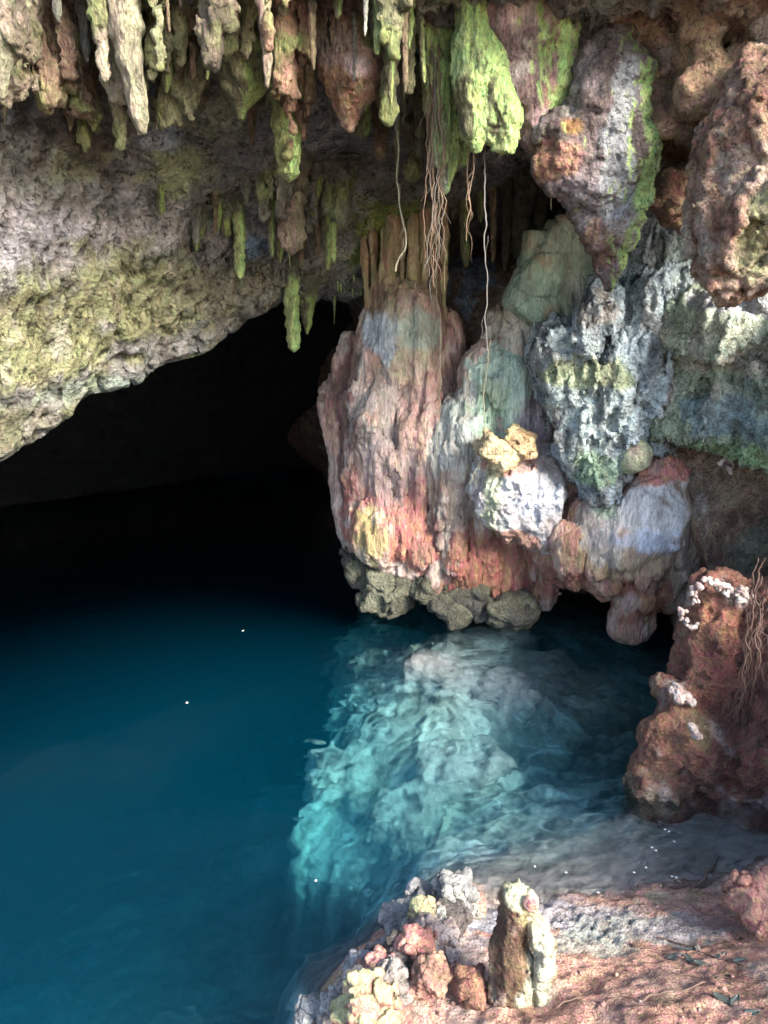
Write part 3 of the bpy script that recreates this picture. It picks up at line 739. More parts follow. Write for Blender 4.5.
# middle: rounded drape with the pale green top
S = Solid(.02, .06)
Y0 = 6.85
S.ell(P(500, 385, Y0 + .1), (.34, .35, .42)).ell(P(475, 420, Y0 + .05), (.25, .3, .3)).ell(P(515, 430, Y0 + .1), (.32, .3, .4)).ell(P(540, 455, Y0 + .3), (.3, .3, .5))
S.chain([P(462, 415, Y0), P(452, 460, Y0 - .02), P(455, 520, Y0 + .05), P(462, 560, Y0 + .15)], [.16, .18, .2, .22], k=.06)
S.chain([P(480, 440, Y0), P(475, 490, Y0 + .02), P(478, 540, Y0 + .1)], [.14, .16, .2], k=.05)
S.ell(P(540, 480, Y0 + .25), (.5, .35, .6)).ell(P(500, 550, Y0 + .3), (.55, .35, .42)).ell(P(450, 560, Y0 + .35), (.4, .35, .35))
S.ell(P(520, 560, Y0 + .3), (.34, .26, .35))
for pts, rad in [([(510, 540), (512, 575), (514, 600)], [.17, .15, .12]), ([(530, 540), (534, 570), (538, 592)], [.14, .11, .07]), ([(546, 540), (547, 575), (545, 597)], [.11, .09, .075]), ([(490, 550), (492, 580), (496, 600)], [.18, .15, .13]), ([(466, 555), (470, 585), (475, 600)], [.2, .17, .1])]:
    S.chain([P(a, b, Y0 + .05) for a, b in pts], rad, k=.03)
drips(S, [(x, y, Y0 - .08) for x in (455, 472) for y in (440, 480, 520)] + [(x, 545, Y0 + .02) for x in (450, 480, 500, 520, 540)], 34, .06, .26, seed=5)
pat = [q(505, 385, 6.6, (.42, .5, .45), (.54, .70, .58), .95), q(475, 412, 6.6, (.32, .4, .25), (.42, .58, .42), .9), q(455, 440, 6.7, (.2, .4, .55), (.50, .52, .48), .85), q(460, 500, 6.7, (.25, .4, .4), (.34, .25, .20), .8),
       q(535, 420, 6.7, (.22, .4, .35), (.40, .33, .38), .9), q(500, 570, 6.8, (.8, .6, .40), (.40, .16, .10), .95), q(470, 548, 6.8, (.4, .5, .3), (.30, .12, .08), .8), q(520, 455, 6.6, (.25, .2, .12), (.62, .26, .20), .95)]
solid_thing("flowstone_drape", S, M_FLOW, (.48, .37, .31), "rounded flowstone drape with a pale green top and red lower legs", "flowstone",
            MOTT_RED, pat, disp=FLUTE + [('f', .04, (6, 6, 5), 55)], fine=FLUTEF, seed=24)

# white crusted block in front of it
S = Solid(.016, .05)
S.box(P(520, 490, 6.6), (.30, .28, .26), (.3, .45, .1), .10).box(P(503, 480, 6.55), (.2, .2, .2), (.1, .2, .4), .08).box(P(535, 515, 6.55), (.2, .2, .24), (.2, .1, -.3), .08).ell(P(515, 462, 6.65), (.2, .2, .12)).ell(P(530, 480, 6.8), (.4, .3, .35))
for x0, ya, yb in [(488, 500, 522), (497, 505, 530), (508, 515, 535), (520, 520, 540), (533, 525, 546), (545, 520, 548)]:
    S.cap(P(x0, ya, 6.45), P(x0 + 1, yb, 6.45), .08, .035, k=.04)
solid_thing("crusted_boulder", S, M_FLOWR, (.62, .60, .61), "white mineral crusted block bulging from the drape below the yellow broken rock", "rock",
            [((.60, .50, .46), 4, .15, .2, .6), ((.42, .50, .40), 7, .3, .15, .6)],
            [q(508, 462, 6.4, (.25, .3, .10), (.64, .30, .24), .9), q(515, 540, 6.4, (.5, .4, .10), (.40, .20, .14), .9), q(490, 500, 6.3, (.1, .2, .3), (.55, .60, .36), .7), q(530, 500, 6.3, (.25, .2, .2), (.72, .72, .78), .8)],
            disp=[('r', .06, (7, 7, 4), 57), ('f', .05, 4, 56)], fine=[('r', .022, (24, 24, 12), 58), ('p', .015, (16, 16, 14), 59)], seed=26)
for px, py, w, h, lab, rz in [(496, 450, 18, 11, "yellow tan broken rock lodged on top of the white crusted block", .3), (520, 438, 10, 6, "small cream rock lodged beside the yellow tan one above the white block", -.4)]:
    S = Solid(.012, .03); m_ = M(px, py, 6.35)
    S.box(P(px, py, 6.35), (w * m_, .12, h * m_ * .8), (0.2, .5, rz), .01, k=.012).box(P(px + 6, py + 8, 6.33), (w * m_ * .6, .1, h * m_ * .6), (0.5, -.3, rz + .4), .01, k=.012).box(P(px - 7, py - 5, 6.37), (w * m_ * .5, .08, h * m_ * .4), (0.1, .9, rz), .01, k=.012)
    solid_thing("lodged_rock", S, M_FLOWR, (.60, .48, .28), lab, "rock", [((.35, .2, .1), 8, .15, .2, .8)], disp=[('r', .035, 10, 61), ('f', .03, 7, 63)], fine=[('r', .01, 30, 62)], seed=27)

# right lobe: white face, red rim, brown scalloped skirt
S = Solid(.02, .07)
Y0 = 6.35
S.ell(P(650, 515, Y0), (.32, .32, .42)).ell(P(625, 540, Y0), (.32, .3, .36)).ell(P(672, 530, Y0 + .1), (.2, .3, .42)).ell(P(600, 520, Y0 + .15), (.25, .3, .35)).ell(P(660, 470, Y0 + .1), (.24, .26, .2)).ell(P(570, 545, Y0 + .4), (.3, .3, .4))
S.ell(P(590, 450, Y0 + .5), (.36, .35, .7)).ell(P(570, 390, Y0 + .7), (.25, .3, .6)).ell(P(650, 565, Y0 + .15), (.5, .3, .2)).ell(P(610, 568, Y0 + .15), (.35, .3, .18))
for pts, rad in [([(568, 540), (572, 565), (575, 583)], [.15, .10, .05]), ([(600, 560), (602, 580), (603, 592)], [.14, .11, .07]), ([(640, 575), (634, 600), (632, 622)], [.16, .16, .15]), ([(655, 575), (660, 590), (668, 600)], [.16, .14, .09]), ([(676, 560), (684, 600), (690, 640)], [.15, .1, .06]),
                 ([(620, 560), (618, 580), (622, 590)], [.14, .11, .08])]:
    S.chain([P(a, b, Y0 - .02) for a, b in pts], rad, k=.06)
S.ell(P(632, 622, Y0 - .03), (.17, .16, .15))
drips(S, [(x, y, Y0 - .2) for x in (612, 630, 650, 668) for y in (540, 565)] + [(600, 540, Y0), (585, 545, Y0 + .2), (680, 560, Y0 - .02)], 34, .055, .16, seed=7)
drips(S, [(x, y, Y0 + .28) for x in (565, 580, 600) for y in (390, 430, 470, 510)], 26, .06, .30, seed=8)
pat = [q(648, 515, 6.05, (.36, .4, .38), (.70, .67, .66), .95), q(640, 545, 6.05, (.4, .4, .16), (.66, .68, .78), .8), q(650, 472, 6.1, (.32, .3, .13), (.60, .24, .19), .95), q(625, 562, 6.1, (.5, .4, .14), (.46, .33, .20), .9), q(640, 600, 6.2, (.45, .4, .22), (.34, .15, .09), .95),
       q(590, 430, 6.6, (.3, .4, .5), (.20, .15, .11), .9), q(600, 520, 6.2, (.16, .3, .35), (.42, .38, .34), .8), q(605, 500, 6.2, (.12, .3, .15), (.42, .55, .38), .8), q(575, 570, 6.5, (.25, .4, .2), (.30, .13, .09), .9), q(685, 560, 6.2, (.12, .4, .5), (.42, .32, .24), .8)]
solid_thing("flowstone_lobe", S, M_FLOW, (.36, .25, .18), "flowstone lobe with a lilac white face, red rim and brown scalloped skirt", "flowstone",
            MOTT_RED, pat, disp=[('r', .04, (8, 8, 2.5), 63), ('f', .05, (3, 3, 2), 64)], fine=[('r', .014, (24, 24, 10), 65), ('r', .008, 34, 66)], seed=28)
S = Solid(.014, .04)
S.ell(P(637, 455, 6.1), (.115, .12, .13)).ell(P(630, 462, 6.12), (.08, .1, .09))
solid_thing("rounded_knob", S, M_FLOWR, (.52, .55, .36), "small round yellow green knob sitting above the red rim of the flowstone lobe", "rock", [((.5, .35, .28), 6, .1, .2, .7)], fine=[('r', .015, 16, 67)], seed=29)

# jagged bluish crag
S = Solid(.02, .05)
Y0 = 6.3
for pts, rad in [([(640, 230), (630, 290), (615, 340)], [.24, .22, .2]), ([(672, 190), (672, 260), (655, 330), (640, 370)], [.2, .24, .26, .2]), ([(695, 230), (690, 300), (680, 370)], [.26, .28, .24]), ([(610, 330), (590, 370), (600, 430)], [.18, .26, .2]),
                 ([(560, 350), (575, 380), (600, 410)], [.18, .22, .18]), ([(600, 410), (605, 450), (600, 485)], [.22, .17, .08]), ([(578, 400), (580, 440), (592, 470)], [.15, .14, .06])]:
    S.chain([P(a, b, Y0 + (.25 if b < 300 else 0)) for a, b in pts], rad, k=.05)
for x0, ya, yb, r0 in [(630, 385, 440, .09), (650, 370, 430, .12), (662, 385, 445, .09), (640, 380, 410, .09), (615, 380, 450, .12), (585, 345, 380, .11), (608, 300, 345, .09), (590, 320, 360, .07), (640, 350, 400, .1)]:
    S.cap(P(x0, ya, Y0 - .18), P(x0 + 2, yb, Y0 - .1), r0, r0 * .6, k=.03)
g_ = random.Random(4)
for i in range(46):
    py = g_.uniform(170, 430); cx = 690 - (py - 170) * .32; px = cx + g_.uniform(-40, 45) * (1 if py < 360 else .9)
    a = P(px, py, Y0 - .12 + g_.uniform(-.06, .12) + (.25 if py < 280 else 0)); l_ = g_.uniform(.1, .32)
    S.cap(a, a + np.array([g_.uniform(-.14, .03), g_.uniform(-.04, .06), -l_]), g_.uniform(.04, .09), g_.uniform(.02, .06), k=.015)
pat = [q(590, 415, 6, (.35, .5, .5), (.66, .76, .74), .85), q(690, 290, 6.2, (.3, .5, .6), (.62, .70, .68), .7), q(585, 375, 6, (.35, .4, .14), (.50, .55, .30), .8), q(600, 470, 6.1, (.2, .3, .2), (.44, .62, .42), .9), q(690, 260, 6.3, (.25, .5, .5), (.52, .62, .58), .8), q(665, 410, 6.1, (.08, .3, .25), (.58, .52, .56), .8),  # mint patches raised paler: sunlight on the crag put into its colour
       q(615, 260, 6.4, (.2, .5, .4), (.24, .32, .36), .7), q(680, 400, 6.2, (.15, .4, .5), (.22, .14, .1), .8), q(655, 170, 6.6, (.25, .5, .35), (.24, .27, .28), .8)]
solid_thing("limestone_crag", S, M_ROCK, (.54, .64, .68), "jagged blue white crag behind the tip of the green edged hanging rock", "rock",
            [((.16, .19, .21), np.array([5, 5, 2]), .05, .15, .9), ((.66, .70, .70), np.array([6, 6, 3]), .2, .2, .7), ((.34, .24, .17), 3, .3, .15, .6)], pat,
            disp=[('r', .12, (4.5, 4.5, 1.8), 68), ('r', .07, (11, 11, 5), 69)], fine=[('r', .022, (24, 24, 14), 70), ('c', .02, (9, 9, 5), 71)], seed=30)

# flat grey green slab
S = Solid(.016, .03)
Y0 = 6.7
S.box(P(562, 283, Y0), (.36, .14, .42), (0, .55, .15), .05).box(P(596, 315, Y0 - .02), (.16, .14, .34), (.1, .15, .4), .04).box(P(545, 262, Y0 + .03), (.2, .14, .24), (0, .1, 0), .04).box(P(585, 345, Y0 + .05), (.15, .14, .2), (.1, .3, .2), .04)
solid_thing("limestone_slab", S, M_FLOW, (.32, .41, .30), "flat grey green angular slab leaning left of the tip of the green edged hanging rock", "rock",
            [((.42, .50, .40), 2.5, .05, .3, .7), ((.42, .28, .18), 3, .32, .1, .6), ((.24, .28, .22), 5, .2, .2, .6)], [q(590, 320, 6.6, (.2, .3, .35), (.50, .52, .53), .8)],
            disp=[('f', .035, 3, 72), ('c', .03, 2.6, 73)], fine=[('r', .010, (14, 14, 8), 74), ('r', .006, 40, 75)], seed=31)
# cream drapery with dark hood behind the slab
S = Solid(.018, .05)
Y0 = 7.0
S.chain([P(522, 300, Y0), P(520, 345, Y0 - .1), P(528, 385, Y0)], [.13, .2, .14], k=.06).chain([P(500, 320, Y0 + .1), P(497, 350, Y0)], [.14, .12]).chain([P(548, 290, Y0 - .1), P(570, 340, Y0 - .15), P(585, 400, Y0 - .1), P(578, 440, Y0)], [.14, .14, .12, .1], k=.05)
S.chain([P(535, 290, Y0 - .12), P(555, 330, Y0 - .2), P(560, 365, Y0 - .15)], [.09, .09, .08], k=.04).chain([P(560, 390, Y0 - .2), P(556, 430, Y0 - .1), P(562, 460, Y0)], [.12, .13, .1])
solid_thing("cream_drapery", S, M_FLOW, (.36, .26, .19), "smooth cream drapery with brown ribs under the grey green slab", "flowstone",
            [((.20, .12, .08), np.array([6, 6, 1]), .05, .2, .8)], [q(515, 345, 6.8, (.26, .4, .42), (.66, .58, .46), .95), q(553, 385, 6.7, (.1, .2, .15), (.5, .38, .27), .8), q(545, 300, 6.8, (.2, .3, .2), (.13, .09, .06), .8)], disp=FLUTE, fine=FLUTEF, seed=32)

# ledge at the right edge; sunlight put into its pale patches
S = Solid(.02, .05)
Y0 = 5.9
S.box(P(735, 340, Y0), (.40, .35, .16), (.25, .25, .2), .08).box(P(722, 400, Y0 + .05), (.30, .3, .34), (-.1, .15, .3), .06).box(P(765, 405, Y0 - .15), (.28, .3, .36), (.05, -.1, .1), .05).box(P(700, 330, Y0 + .15), (.2, .3, .2), (.2, .4, .3), .06)
S.box(P(775, 300, Y0), (.36, .3, .10), (.1, -.12, .1), .04).box(P(810, 380, Y0 - .3), (.4, .4, .5), (.1, .1, .2), .08).box(P(745, 300, Y0 + .3), (.3, .2, .16), (.2, .1, 0), .05)
pat = [q(730, 335, 5.7, (.5, .6, .22), (.70, .74, .56), .9), q(745, 360, 5.6, (.4, .5, .14), (.68, .62, .50), .8), q(725, 415, 5.7, (.35, .5, .2), (.30, .40, .42), .9), q(735, 450, 5.7, (.4, .4, .10), (.42, .60, .32), .95), q(760, 300, 5.7, (.5, .5, .12), (.58, .56, .60), .8)]
solid_thing("limestone_ledge", S, M_ROCK, (.46, .53, .38), "broad pale green limestone ledge with bluish flutes, sunlit below the big brown hanging rock", "rock",
            [((.30, .38, .34), np.array([5, 5, 1.4]), .05, .25, .8), ((.70, .72, .58), 3, .15, .2, .7), ((.20, .18, .13), 6, .33, .12, .7)], pat,
            disp=[('f', .12, 2.2, 76), ('r', .08, (7, 7, 3), 77)], fine=[('r', .03, (20, 20, 8), 78), ('c', .018, 7, 79)], seed=33)

# ------------------------------------------------------------------ red pillar at the right with crusted heads
S = Solid(.016, .06)
def PP(px, py, Y): return P(px, py, Y)
S.chain([P(718, 592, 4.9), P(716, 640, 4.85), P(720, 700, 4.75), P(720, 780, 4.6)], [.17, .22, .3, .36], k=.1)
S.chain([P(682, 700, 4.55), P(672, 740, 4.5), P(660, 790, 4.35), P(655, 830, 4.25)], [.09, .15, .18, .2], k=.07)
S.ell(P(662, 745, 4.45), (.14, .16, .2)).ell(P(690, 760, 4.4), (.22, .2, .3)).ell(P(640, 785, 4.3), (.09, .12, .1)).ell(P(738, 600, 4.85), (.14, .15, .12)).ell(P(700, 640, 4.85), (.10, .14, .12)).ell(P(690, 665, 4.8), (.09, .12, .2))
S.ell(P(775, 640, 4.7), (.22, .25, .45)).ell(P(760, 610, 4.9), (.2, .2, .2)).ell(P(780, 720, 4.5), (.3, .3, .5)).ell(P(760, 760, 4.4), (.3, .3, .35)).ell(P(765, 840, 4.15), (.25, .3, .22)).ell(P(715, 800, 4.4), (.3, .3, .25)).ell(P(750, 690, 4.7), (.2, .25, .5)).ell(P(735, 825, 4.2), (.22, .2, .16)).ell(P(665, 690, 4.62), (.07, .1, .06))
pat = [q(672, 760, 4.3, (.25, .4, .3), (.27, .13, .08), .8), q(655, 800, 4.2, (.2, .4, .16), (.34, .27, .18), .8), q(700, 735, 4.3, (.08, .2, .16), (.24, .20, .10), .7), q(740, 690, 4.5, (.3, .4, .5), (.17, .06, .045), .7), q(720, 620, 4.7, (.2, .3, .16), (.36, .15, .09), .8)]
pil = solid_thing("clay_pillar", S, M_WET, (.22, .088, .058), "tall red brown pillar of knobbly clay covered rock with white crusted heads, rising from the water at the right", "rock",
            [((.18, .07, .05), 3, .05, .25, .7), ((.29, .14, .09), 5, .15, .2, .7), ((.36, .28, .2), 7, .34, .12, .6)], pat,
            disp=[('f', .05, 4, 80), ('r', .035, (9, 9, 7), 81), ('p', .03, 6, 82)], fine=[('r', .012, 22, 83), ('r', .006, 50, 84)], seed=34)
def crust(pts, r, name="mineral_crust"):
    S = Solid(.007, .012); g = random.Random(int(pts[0][0]))
    for i in range(len(pts)):
        px, py, Y = pts[i]
        for _ in range(5):
            a = P(px + g.uniform(-4, 4), py + g.uniform(-3, 3), Y + g.uniform(-.02, .02)); rr = r * g.uniform(.25, .75)
            S.ell(a, (rr, rr, rr * g.uniform(.5, 1.3)))
    return solid_thing(name, S, M_FLOWR, (.48, .35, .31), None, None, [((.68, .62, .56), 12, 0, .2, .7)], disp=[('r', .010, 26, 85)], fine=[('r', .006, 60, 86)], seed=35, parent=pil)
crust([(694, 590, 4.72), (700, 585, 4.7), (706, 580, 4.7), (713, 582, 4.68), (720, 587, 4.68), (728, 588, 4.68), (735, 592, 4.66), (742, 590, 4.66), (748, 594, 4.66)], .022)
crust([(692, 596, 4.7), (694, 603, 4.69), (740, 598, 4.64), (742, 604, 4.63), (725, 594, 4.65)], .014)
crust([(683, 612, 4.68), (685, 620, 4.68), (690, 628, 4.68), (695, 626, 4.67)], .018)
crust([(674, 688, 4.46), (680, 690, 4.42), (686, 696, 4.41), (680, 699, 4.39), (690, 701, 4.41)], .035)
crust([(694, 728, 4.2), (697, 734, 4.2)], .022)
crust([(722, 462, 5.75), (728, 458, 5.75), (734, 464, 5.75), (730, 470, 5.75)], .02)

# boulders at the waterline under the flowstone
for px, py, Y, r, rz, lab in [(384, 583, 7.0, (.30, .25, .24), .2, "grey angular boulder at the water under the left end of the flowstone column"),
                          (430, 580, 6.95, (.26, .25, .13), .5, "olive grey wedge boulder at the water right of the grey angular one"),
                          (470, 592, 6.85, (.24, .22, .15), -.3, "flat tan grey boulder at the water under the middle of the red flowstone"),
                          (508, 602, 6.75, (.27, .24, .16), .1, "largest light grey green boulder at the water, under the red legs of the drape"),
                          (448, 603, 6.75, (.22, .2, .05), .1, "low dark boulder barely above the water in front of the flat tan grey one"),
                          (362, 560, 7.15, (.2, .22, .2), .1, "dark boulder tucked under the far left foot of the flowstone column")]:
    S = Solid(.018, .04); c = P(px, py, Y)
    r = np.array(r) * .72; c = c + np.array([0, 0, -.04])
    S.box(c, r, (.1, .25 * math.sin(px), rz), .04).box(c + np.array([.08, -.05, -.06]), np.array(r) * .8, (.3, -.2, rz + .6), .05)
    solid_thing("waterline_boulder", S, M_WET, (.10, .095, .065), lab, "boulder", [((.17, .17, .11), 4, .05, .2, .7), ((.10, .09, .08), 3, .1, .2, .7)], group="boulders at the foot of the flowstone",
                disp=[('r', .07, 4, 87 + px % 5), ('c', .03, 3.5, px)], fine=[('r', .016, 16, 88)], seed=px % 17)
# ------------------------------------------------------------------ stalactites
def hit_ceiling(px, py):
    d = ray(px, py); p = np.array([0, 0, CAM_H]); t = 3.6
    while t < 11:
        q = p + d * t
        if q[1] >= 4.14 and q[2] > ceil_z(q[0], q[1]): return q[1]
        t += .02
    return 7.5

FLARE = [(0, 2.3), (.04, 1.7), (.10, 1.2)]
PROF = {'cone': [(0, 1.25), (.15, .9), (.5, .62), (.85, .30), (1, .10)],
        'drip': [(0, 1.5), (.08, .9), (.35, .62), (.7, .42), (.93, .34), (1, .16)],
        'blunt': [(0, 1.3), (.1, 1.0), (.5, .95), (.85, .85), (.96, .72), (1, .35)],
        'club': [(0, .9), (.15, .6), (.4, .8), (.65, 1.05), (.85, .8), (.95, .35), (1, .12)],
        'blob': [(0, .5), (.15, .75), (.4, 1.1), (.65, 1.0), (.82, .55), (.9, .3), (1, .12)],
        'icicle': [(0, 1.2), (.12, .7), (.6, .45), (1, .12)]}
ALG = (.30, .38, .12); ALGB = (.46, .62, .22)

def stal_mesh(a, b, r0, prof, rough=1.0, seed=0, bend=.03, flat=1.0):
    a, b = np.asarray(a), np.asarray(b)
    L = np.linalg.norm(b - a)
    nl = int(np.clip(L / .011, 10, 110)); na = int(np.clip(6.3 * r0 / .011, 10, 60))
    t = np.linspace(0, 1, nl)
    pr = np.array(PROF[prof])
    r = np.interp(t, pr[:, 0], pr[:, 1]) * r0 * (1 + .9 * np.exp(-t * L / (.6 * r0 + .05)))
    ph = np.linspace(0, 2 * np.pi, na, endpoint=False)
    T, A = np.meshgrid(t, ph, indexing='ij'); Rr = np.repeat(r[:, None], na, 1)
    cx = a[0] + (b[0] - a[0]) * T + bend * L * np.sin(T * 3.1 + seed) * T * (1 - T) * 2
    cy_ = a[1] + (b[1] - a[1]) * T + bend * L * np.cos(T * 3.7 + seed * 2) * T * (1 - T)
    cz = a[2] + (b[2] - a[2]) * T
    pos0 = np.stack([cx + np.cos(A) * Rr, cy_ + np.sin(A) * Rr, cz], -1).reshape(-1, 3)
    o = seed * 3.7
    f1 = 1.1 / max(r0, .02)
    n = .26 * fbm(pos0 * np.array([f1, f1, f1 * .35]) + o, 3, 1) + .20 * ridged(pos0 * np.array([f1 * 1.8, f1 * 1.8, f1 * .5]) + o, 3, 2) + .14 * fbm(pos0 * f1 * 2.2 + o, 3, 3)
    n += .10 * np.sin(cz.ravel() * 6.28 / (r0 * 1.7) + fbm(pos0 * 6, 2, 5) * 4)
    Rn = Rr * (1 + rough * n.reshape(Rr.shape))
    V = np.stack([cx + np.cos(A) * Rn, cy_ + np.sin(A) * Rn * flat, cz], -1).reshape(-1, 3)
    V = np.vstack([V, b - np.array([0, 0, r[-1] * .8])])
    i = np.arange(nl - 1)[:, None] * na; j = np.arange(na)[None, :]; j2 = (j + 1) % na
    F = np.stack([(i + j), (i + na + j), (i + na + j2), (i + j2)], -1).reshape(-1, 4)
    k = (nl - 1) * na; last = len(V) - 1
    tipf = np.stack([np.full(na, k) + np.arange(na), np.full(na, last), np.full(na, last), np.full(na, k) + (np.arange(na) + 1) % na], 1)
    return V, F, tipf

def finish(name, V, F, tip, mat, col):
    me_o = link_mesh(name, V, F, mat, col)
    # close the tip with triangles
    import bmesh
    bm = bmesh.new(); bm.from_mesh(me_o.data); bm.verts.ensure_lookup_table()
    for q4 in tip:
        f = bm.faces.new((bm.verts[int(q4[0])], bm.verts[int(q4[1])], bm.verts[int(q4[3])])); f.smooth = True
    bm.to_mesh(me_o.data); bm.free()
    return me_o

STONE = {'olive': ((.17, .155, .085), ALG), 'green': ((.34, .36, .15), ALGB), 'brown': ((.19, .125, .08), (.22, .2, .10)), 'pink': ((.32, .22, .17), (.30, .32, .16)), 'pale': ((.27, .225, .16), (.33, .34, .2)),
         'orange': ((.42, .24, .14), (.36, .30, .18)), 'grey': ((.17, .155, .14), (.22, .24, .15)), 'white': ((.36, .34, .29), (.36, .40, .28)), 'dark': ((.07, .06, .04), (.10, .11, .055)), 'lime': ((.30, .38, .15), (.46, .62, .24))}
nst = [0]
def stal(x0, y0, x1, y1, w, prof, tone, label, rough=1.0, group="stalactites hanging from the cave roof", Y=None, extra=(), pats=(), bend=.03, into=.14, flat=1.0, name="stalactite"):
    nst[0] += 1; sd = nst[0]
    Yc = Y or hit_ceiling(x0, max(y0, -45))
    a = P(x0, y0, Yc); b = P(x1, y1, Yc - .03)
    r0 = w / 2 * mpp((x0 + x1) / 2, (y0 + y1) / 2, Yc)
    a = a + np.array([0, .02, into])
    V, F, tip = stal_mesh(a, b, r0, prof, rough, sd, bend, flat)
    N = normals(V, F)
    base, alg = STONE[tone]
    mott = [(tuple(np.array(base) * 1.5), 9, .1, .25, .6), (tuple(np.array(base) * .5), 7, .15, .2, .6)] + list(extra)
    am = .9 if tone in ('green', 'olive', 'lime') else .4
    col = paint(V, N, base, mott, pats, (alg, (.9, -.35, .1), .45, am, 9.0), seed=sd)
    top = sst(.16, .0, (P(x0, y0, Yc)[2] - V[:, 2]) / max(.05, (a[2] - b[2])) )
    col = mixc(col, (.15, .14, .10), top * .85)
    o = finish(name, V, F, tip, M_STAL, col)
    tag(o, label, "stalactite", group)
    return o

st = [
 (8, -40, 2, 98, 52, 'cone', 'pale', "broad pale stalactite cut by the left edge of the picture"),
 (84, 62, 70, 130, 26, 'cone', 'brown', "tapering reddish brown stalactite, second from the left edge"),
 (118, -30, 143, 133, 50, 'drip', 'pale', "long wide pale stalactite with a mint green end, left part of the roof"),
 (170, 20, 166, 92, 26, 'drip', 'olive', "ragged mossy stalactite just right of the long one with the mint green end"),
 (160, 70, 157, 130, 12, 'drip', 'pink', "thin pinkish stalactite close behind the mint green tip"),
 (168, 75, 168, 118, 10, 'drip', 'brown', "thin brown stalactite beside the thin pinkish one"),
 (159, 182, 161, 214, 9, 'blunt', 'olive', "lone small green stalactite on the bare grey roof at the left"),
 (248, 38, 241, 119, 46, 'blob', 'olive', "swollen ragged green and pink stalactite, upper left of centre"),
 (206, -20, 208, 16, 12, 'cone', 'white', "tiny white tip at the top edge, left of the two"),
 (233, -20, 233, 18, 8, 'icicle', 'white', "tiny white icicle at the top edge, right of the two"),
 (262, -30, 267, 87, 22, 'drip', 'pink', "slender pinkish stalactite with a blue green streak, upper left of centre"),
 (252, 92, 252, 144, 18, 'cone', 'brown', "small dark brown hook shaped stalactite under the slender pinkish one"),
 (282, 66, 289, 179, 28, 'blunt', 'green', "long blunt bright green stalactite in the middle of the left group"),
 (301, 95, 302, 134, 10, 'icicle', 'grey', "short grey spike right of the long blunt bright green stalactite"),
 (313, 14, 317, 58, 8, 'icicle', 'white', "thin white icicle left of the orange hanging mass"),
 (331, 50, 333, 104, 14, 'blunt', 'olive', "short green stalactite against the left side of the orange hanging mass"),
 (362, 88, 362, 138, 16, 'blunt', 'olive', "stubby olive stalactite under the right side of the orange hanging mass"),
 (364, -20, 365, 36, 10, 'drip', 'white', "small whitish stalactite above the right side of the orange mass"),
 (380, -30, 377, 54, 20, 'drip', 'lime', "bright yellow green drip at the top, right of the orange mass"),
 (393, 5, 391, 103, 15, 'drip', 'olive', "long slim olive stalactite right of the bright yellow green drip"),
 (401, 80, 397, 179, 10, 'drip', 'olive', "very slim stalactite with a yellow tip, holding a thin root"),
 (381, 100, 381, 160, 15, 'blunt', 'brown', "dull brown column like stalactite left of the very slim yellow tipped one"),
 (404, -20, 405, 92, 14, 'drip', 'brown', "thin brown stalactite beside the slim olive one near the top"),
 (416, 95, 415, 126, 9, 'cone', 'brown', "short brown spike left of the bundle of hanging roots"),
 (236, 206, 240, 278, 11, 'blunt', 'green', "lone slim green stalactite left of the hanging group over the dark pool"),
 (243, 212, 244, 232, 5, 'icicle', 'white', "needle beside the lone slim green stalactite"),
 (272, 172, 272, 256, 13, 'drip', 'olive', "slender green tipped stalactite left of the wide pinkish one"),
 (292, 165, 292, 252, 28, 'blunt', 'pink', "wide pinkish stalactite with a green dripping end, centre of the lower group"),
 (286, 240, 290, 266, 5, 'icicle', 'lime', "small green drip under the left of the wide pinkish stalactite"),
 (301, 240, 301, 268, 6, 'icicle', 'lime', "small green drip under the right of the wide pinkish stalactite"),
 (314, 190, 318, 258, 14, 'drip', 'brown', "slanting brown stalactite right of the wide pinkish one"),
 (325, 180, 328, 270, 20, 'drip', 'olive', "ragged yellow green stalactite, longest on the right of the lower group"),
 (333, 178, 334, 262, 17, 'drip', 'green', "mossy stalactite behind the ragged yellow green one"),
 (345, 178, 345, 206, 20, 'cone', 'lime', "short wide yellow green fang right of the lower group"),
 (291, 272, 294, 351, 14, 'blunt', 'green', "lowest green stalactite, pointing at the dark cave mouth"),
 (306, 292, 307, 334, 22, 'cone', 'olive', "wedge shaped brown green stalactite beside the lowest green one"),
 (333, 290, 334, 324, 6, 'icicle', 'olive', "thin dark needle between the wedge shaped stalactite and the flowstone column"),
]
for s_ in st: stal(*s_)
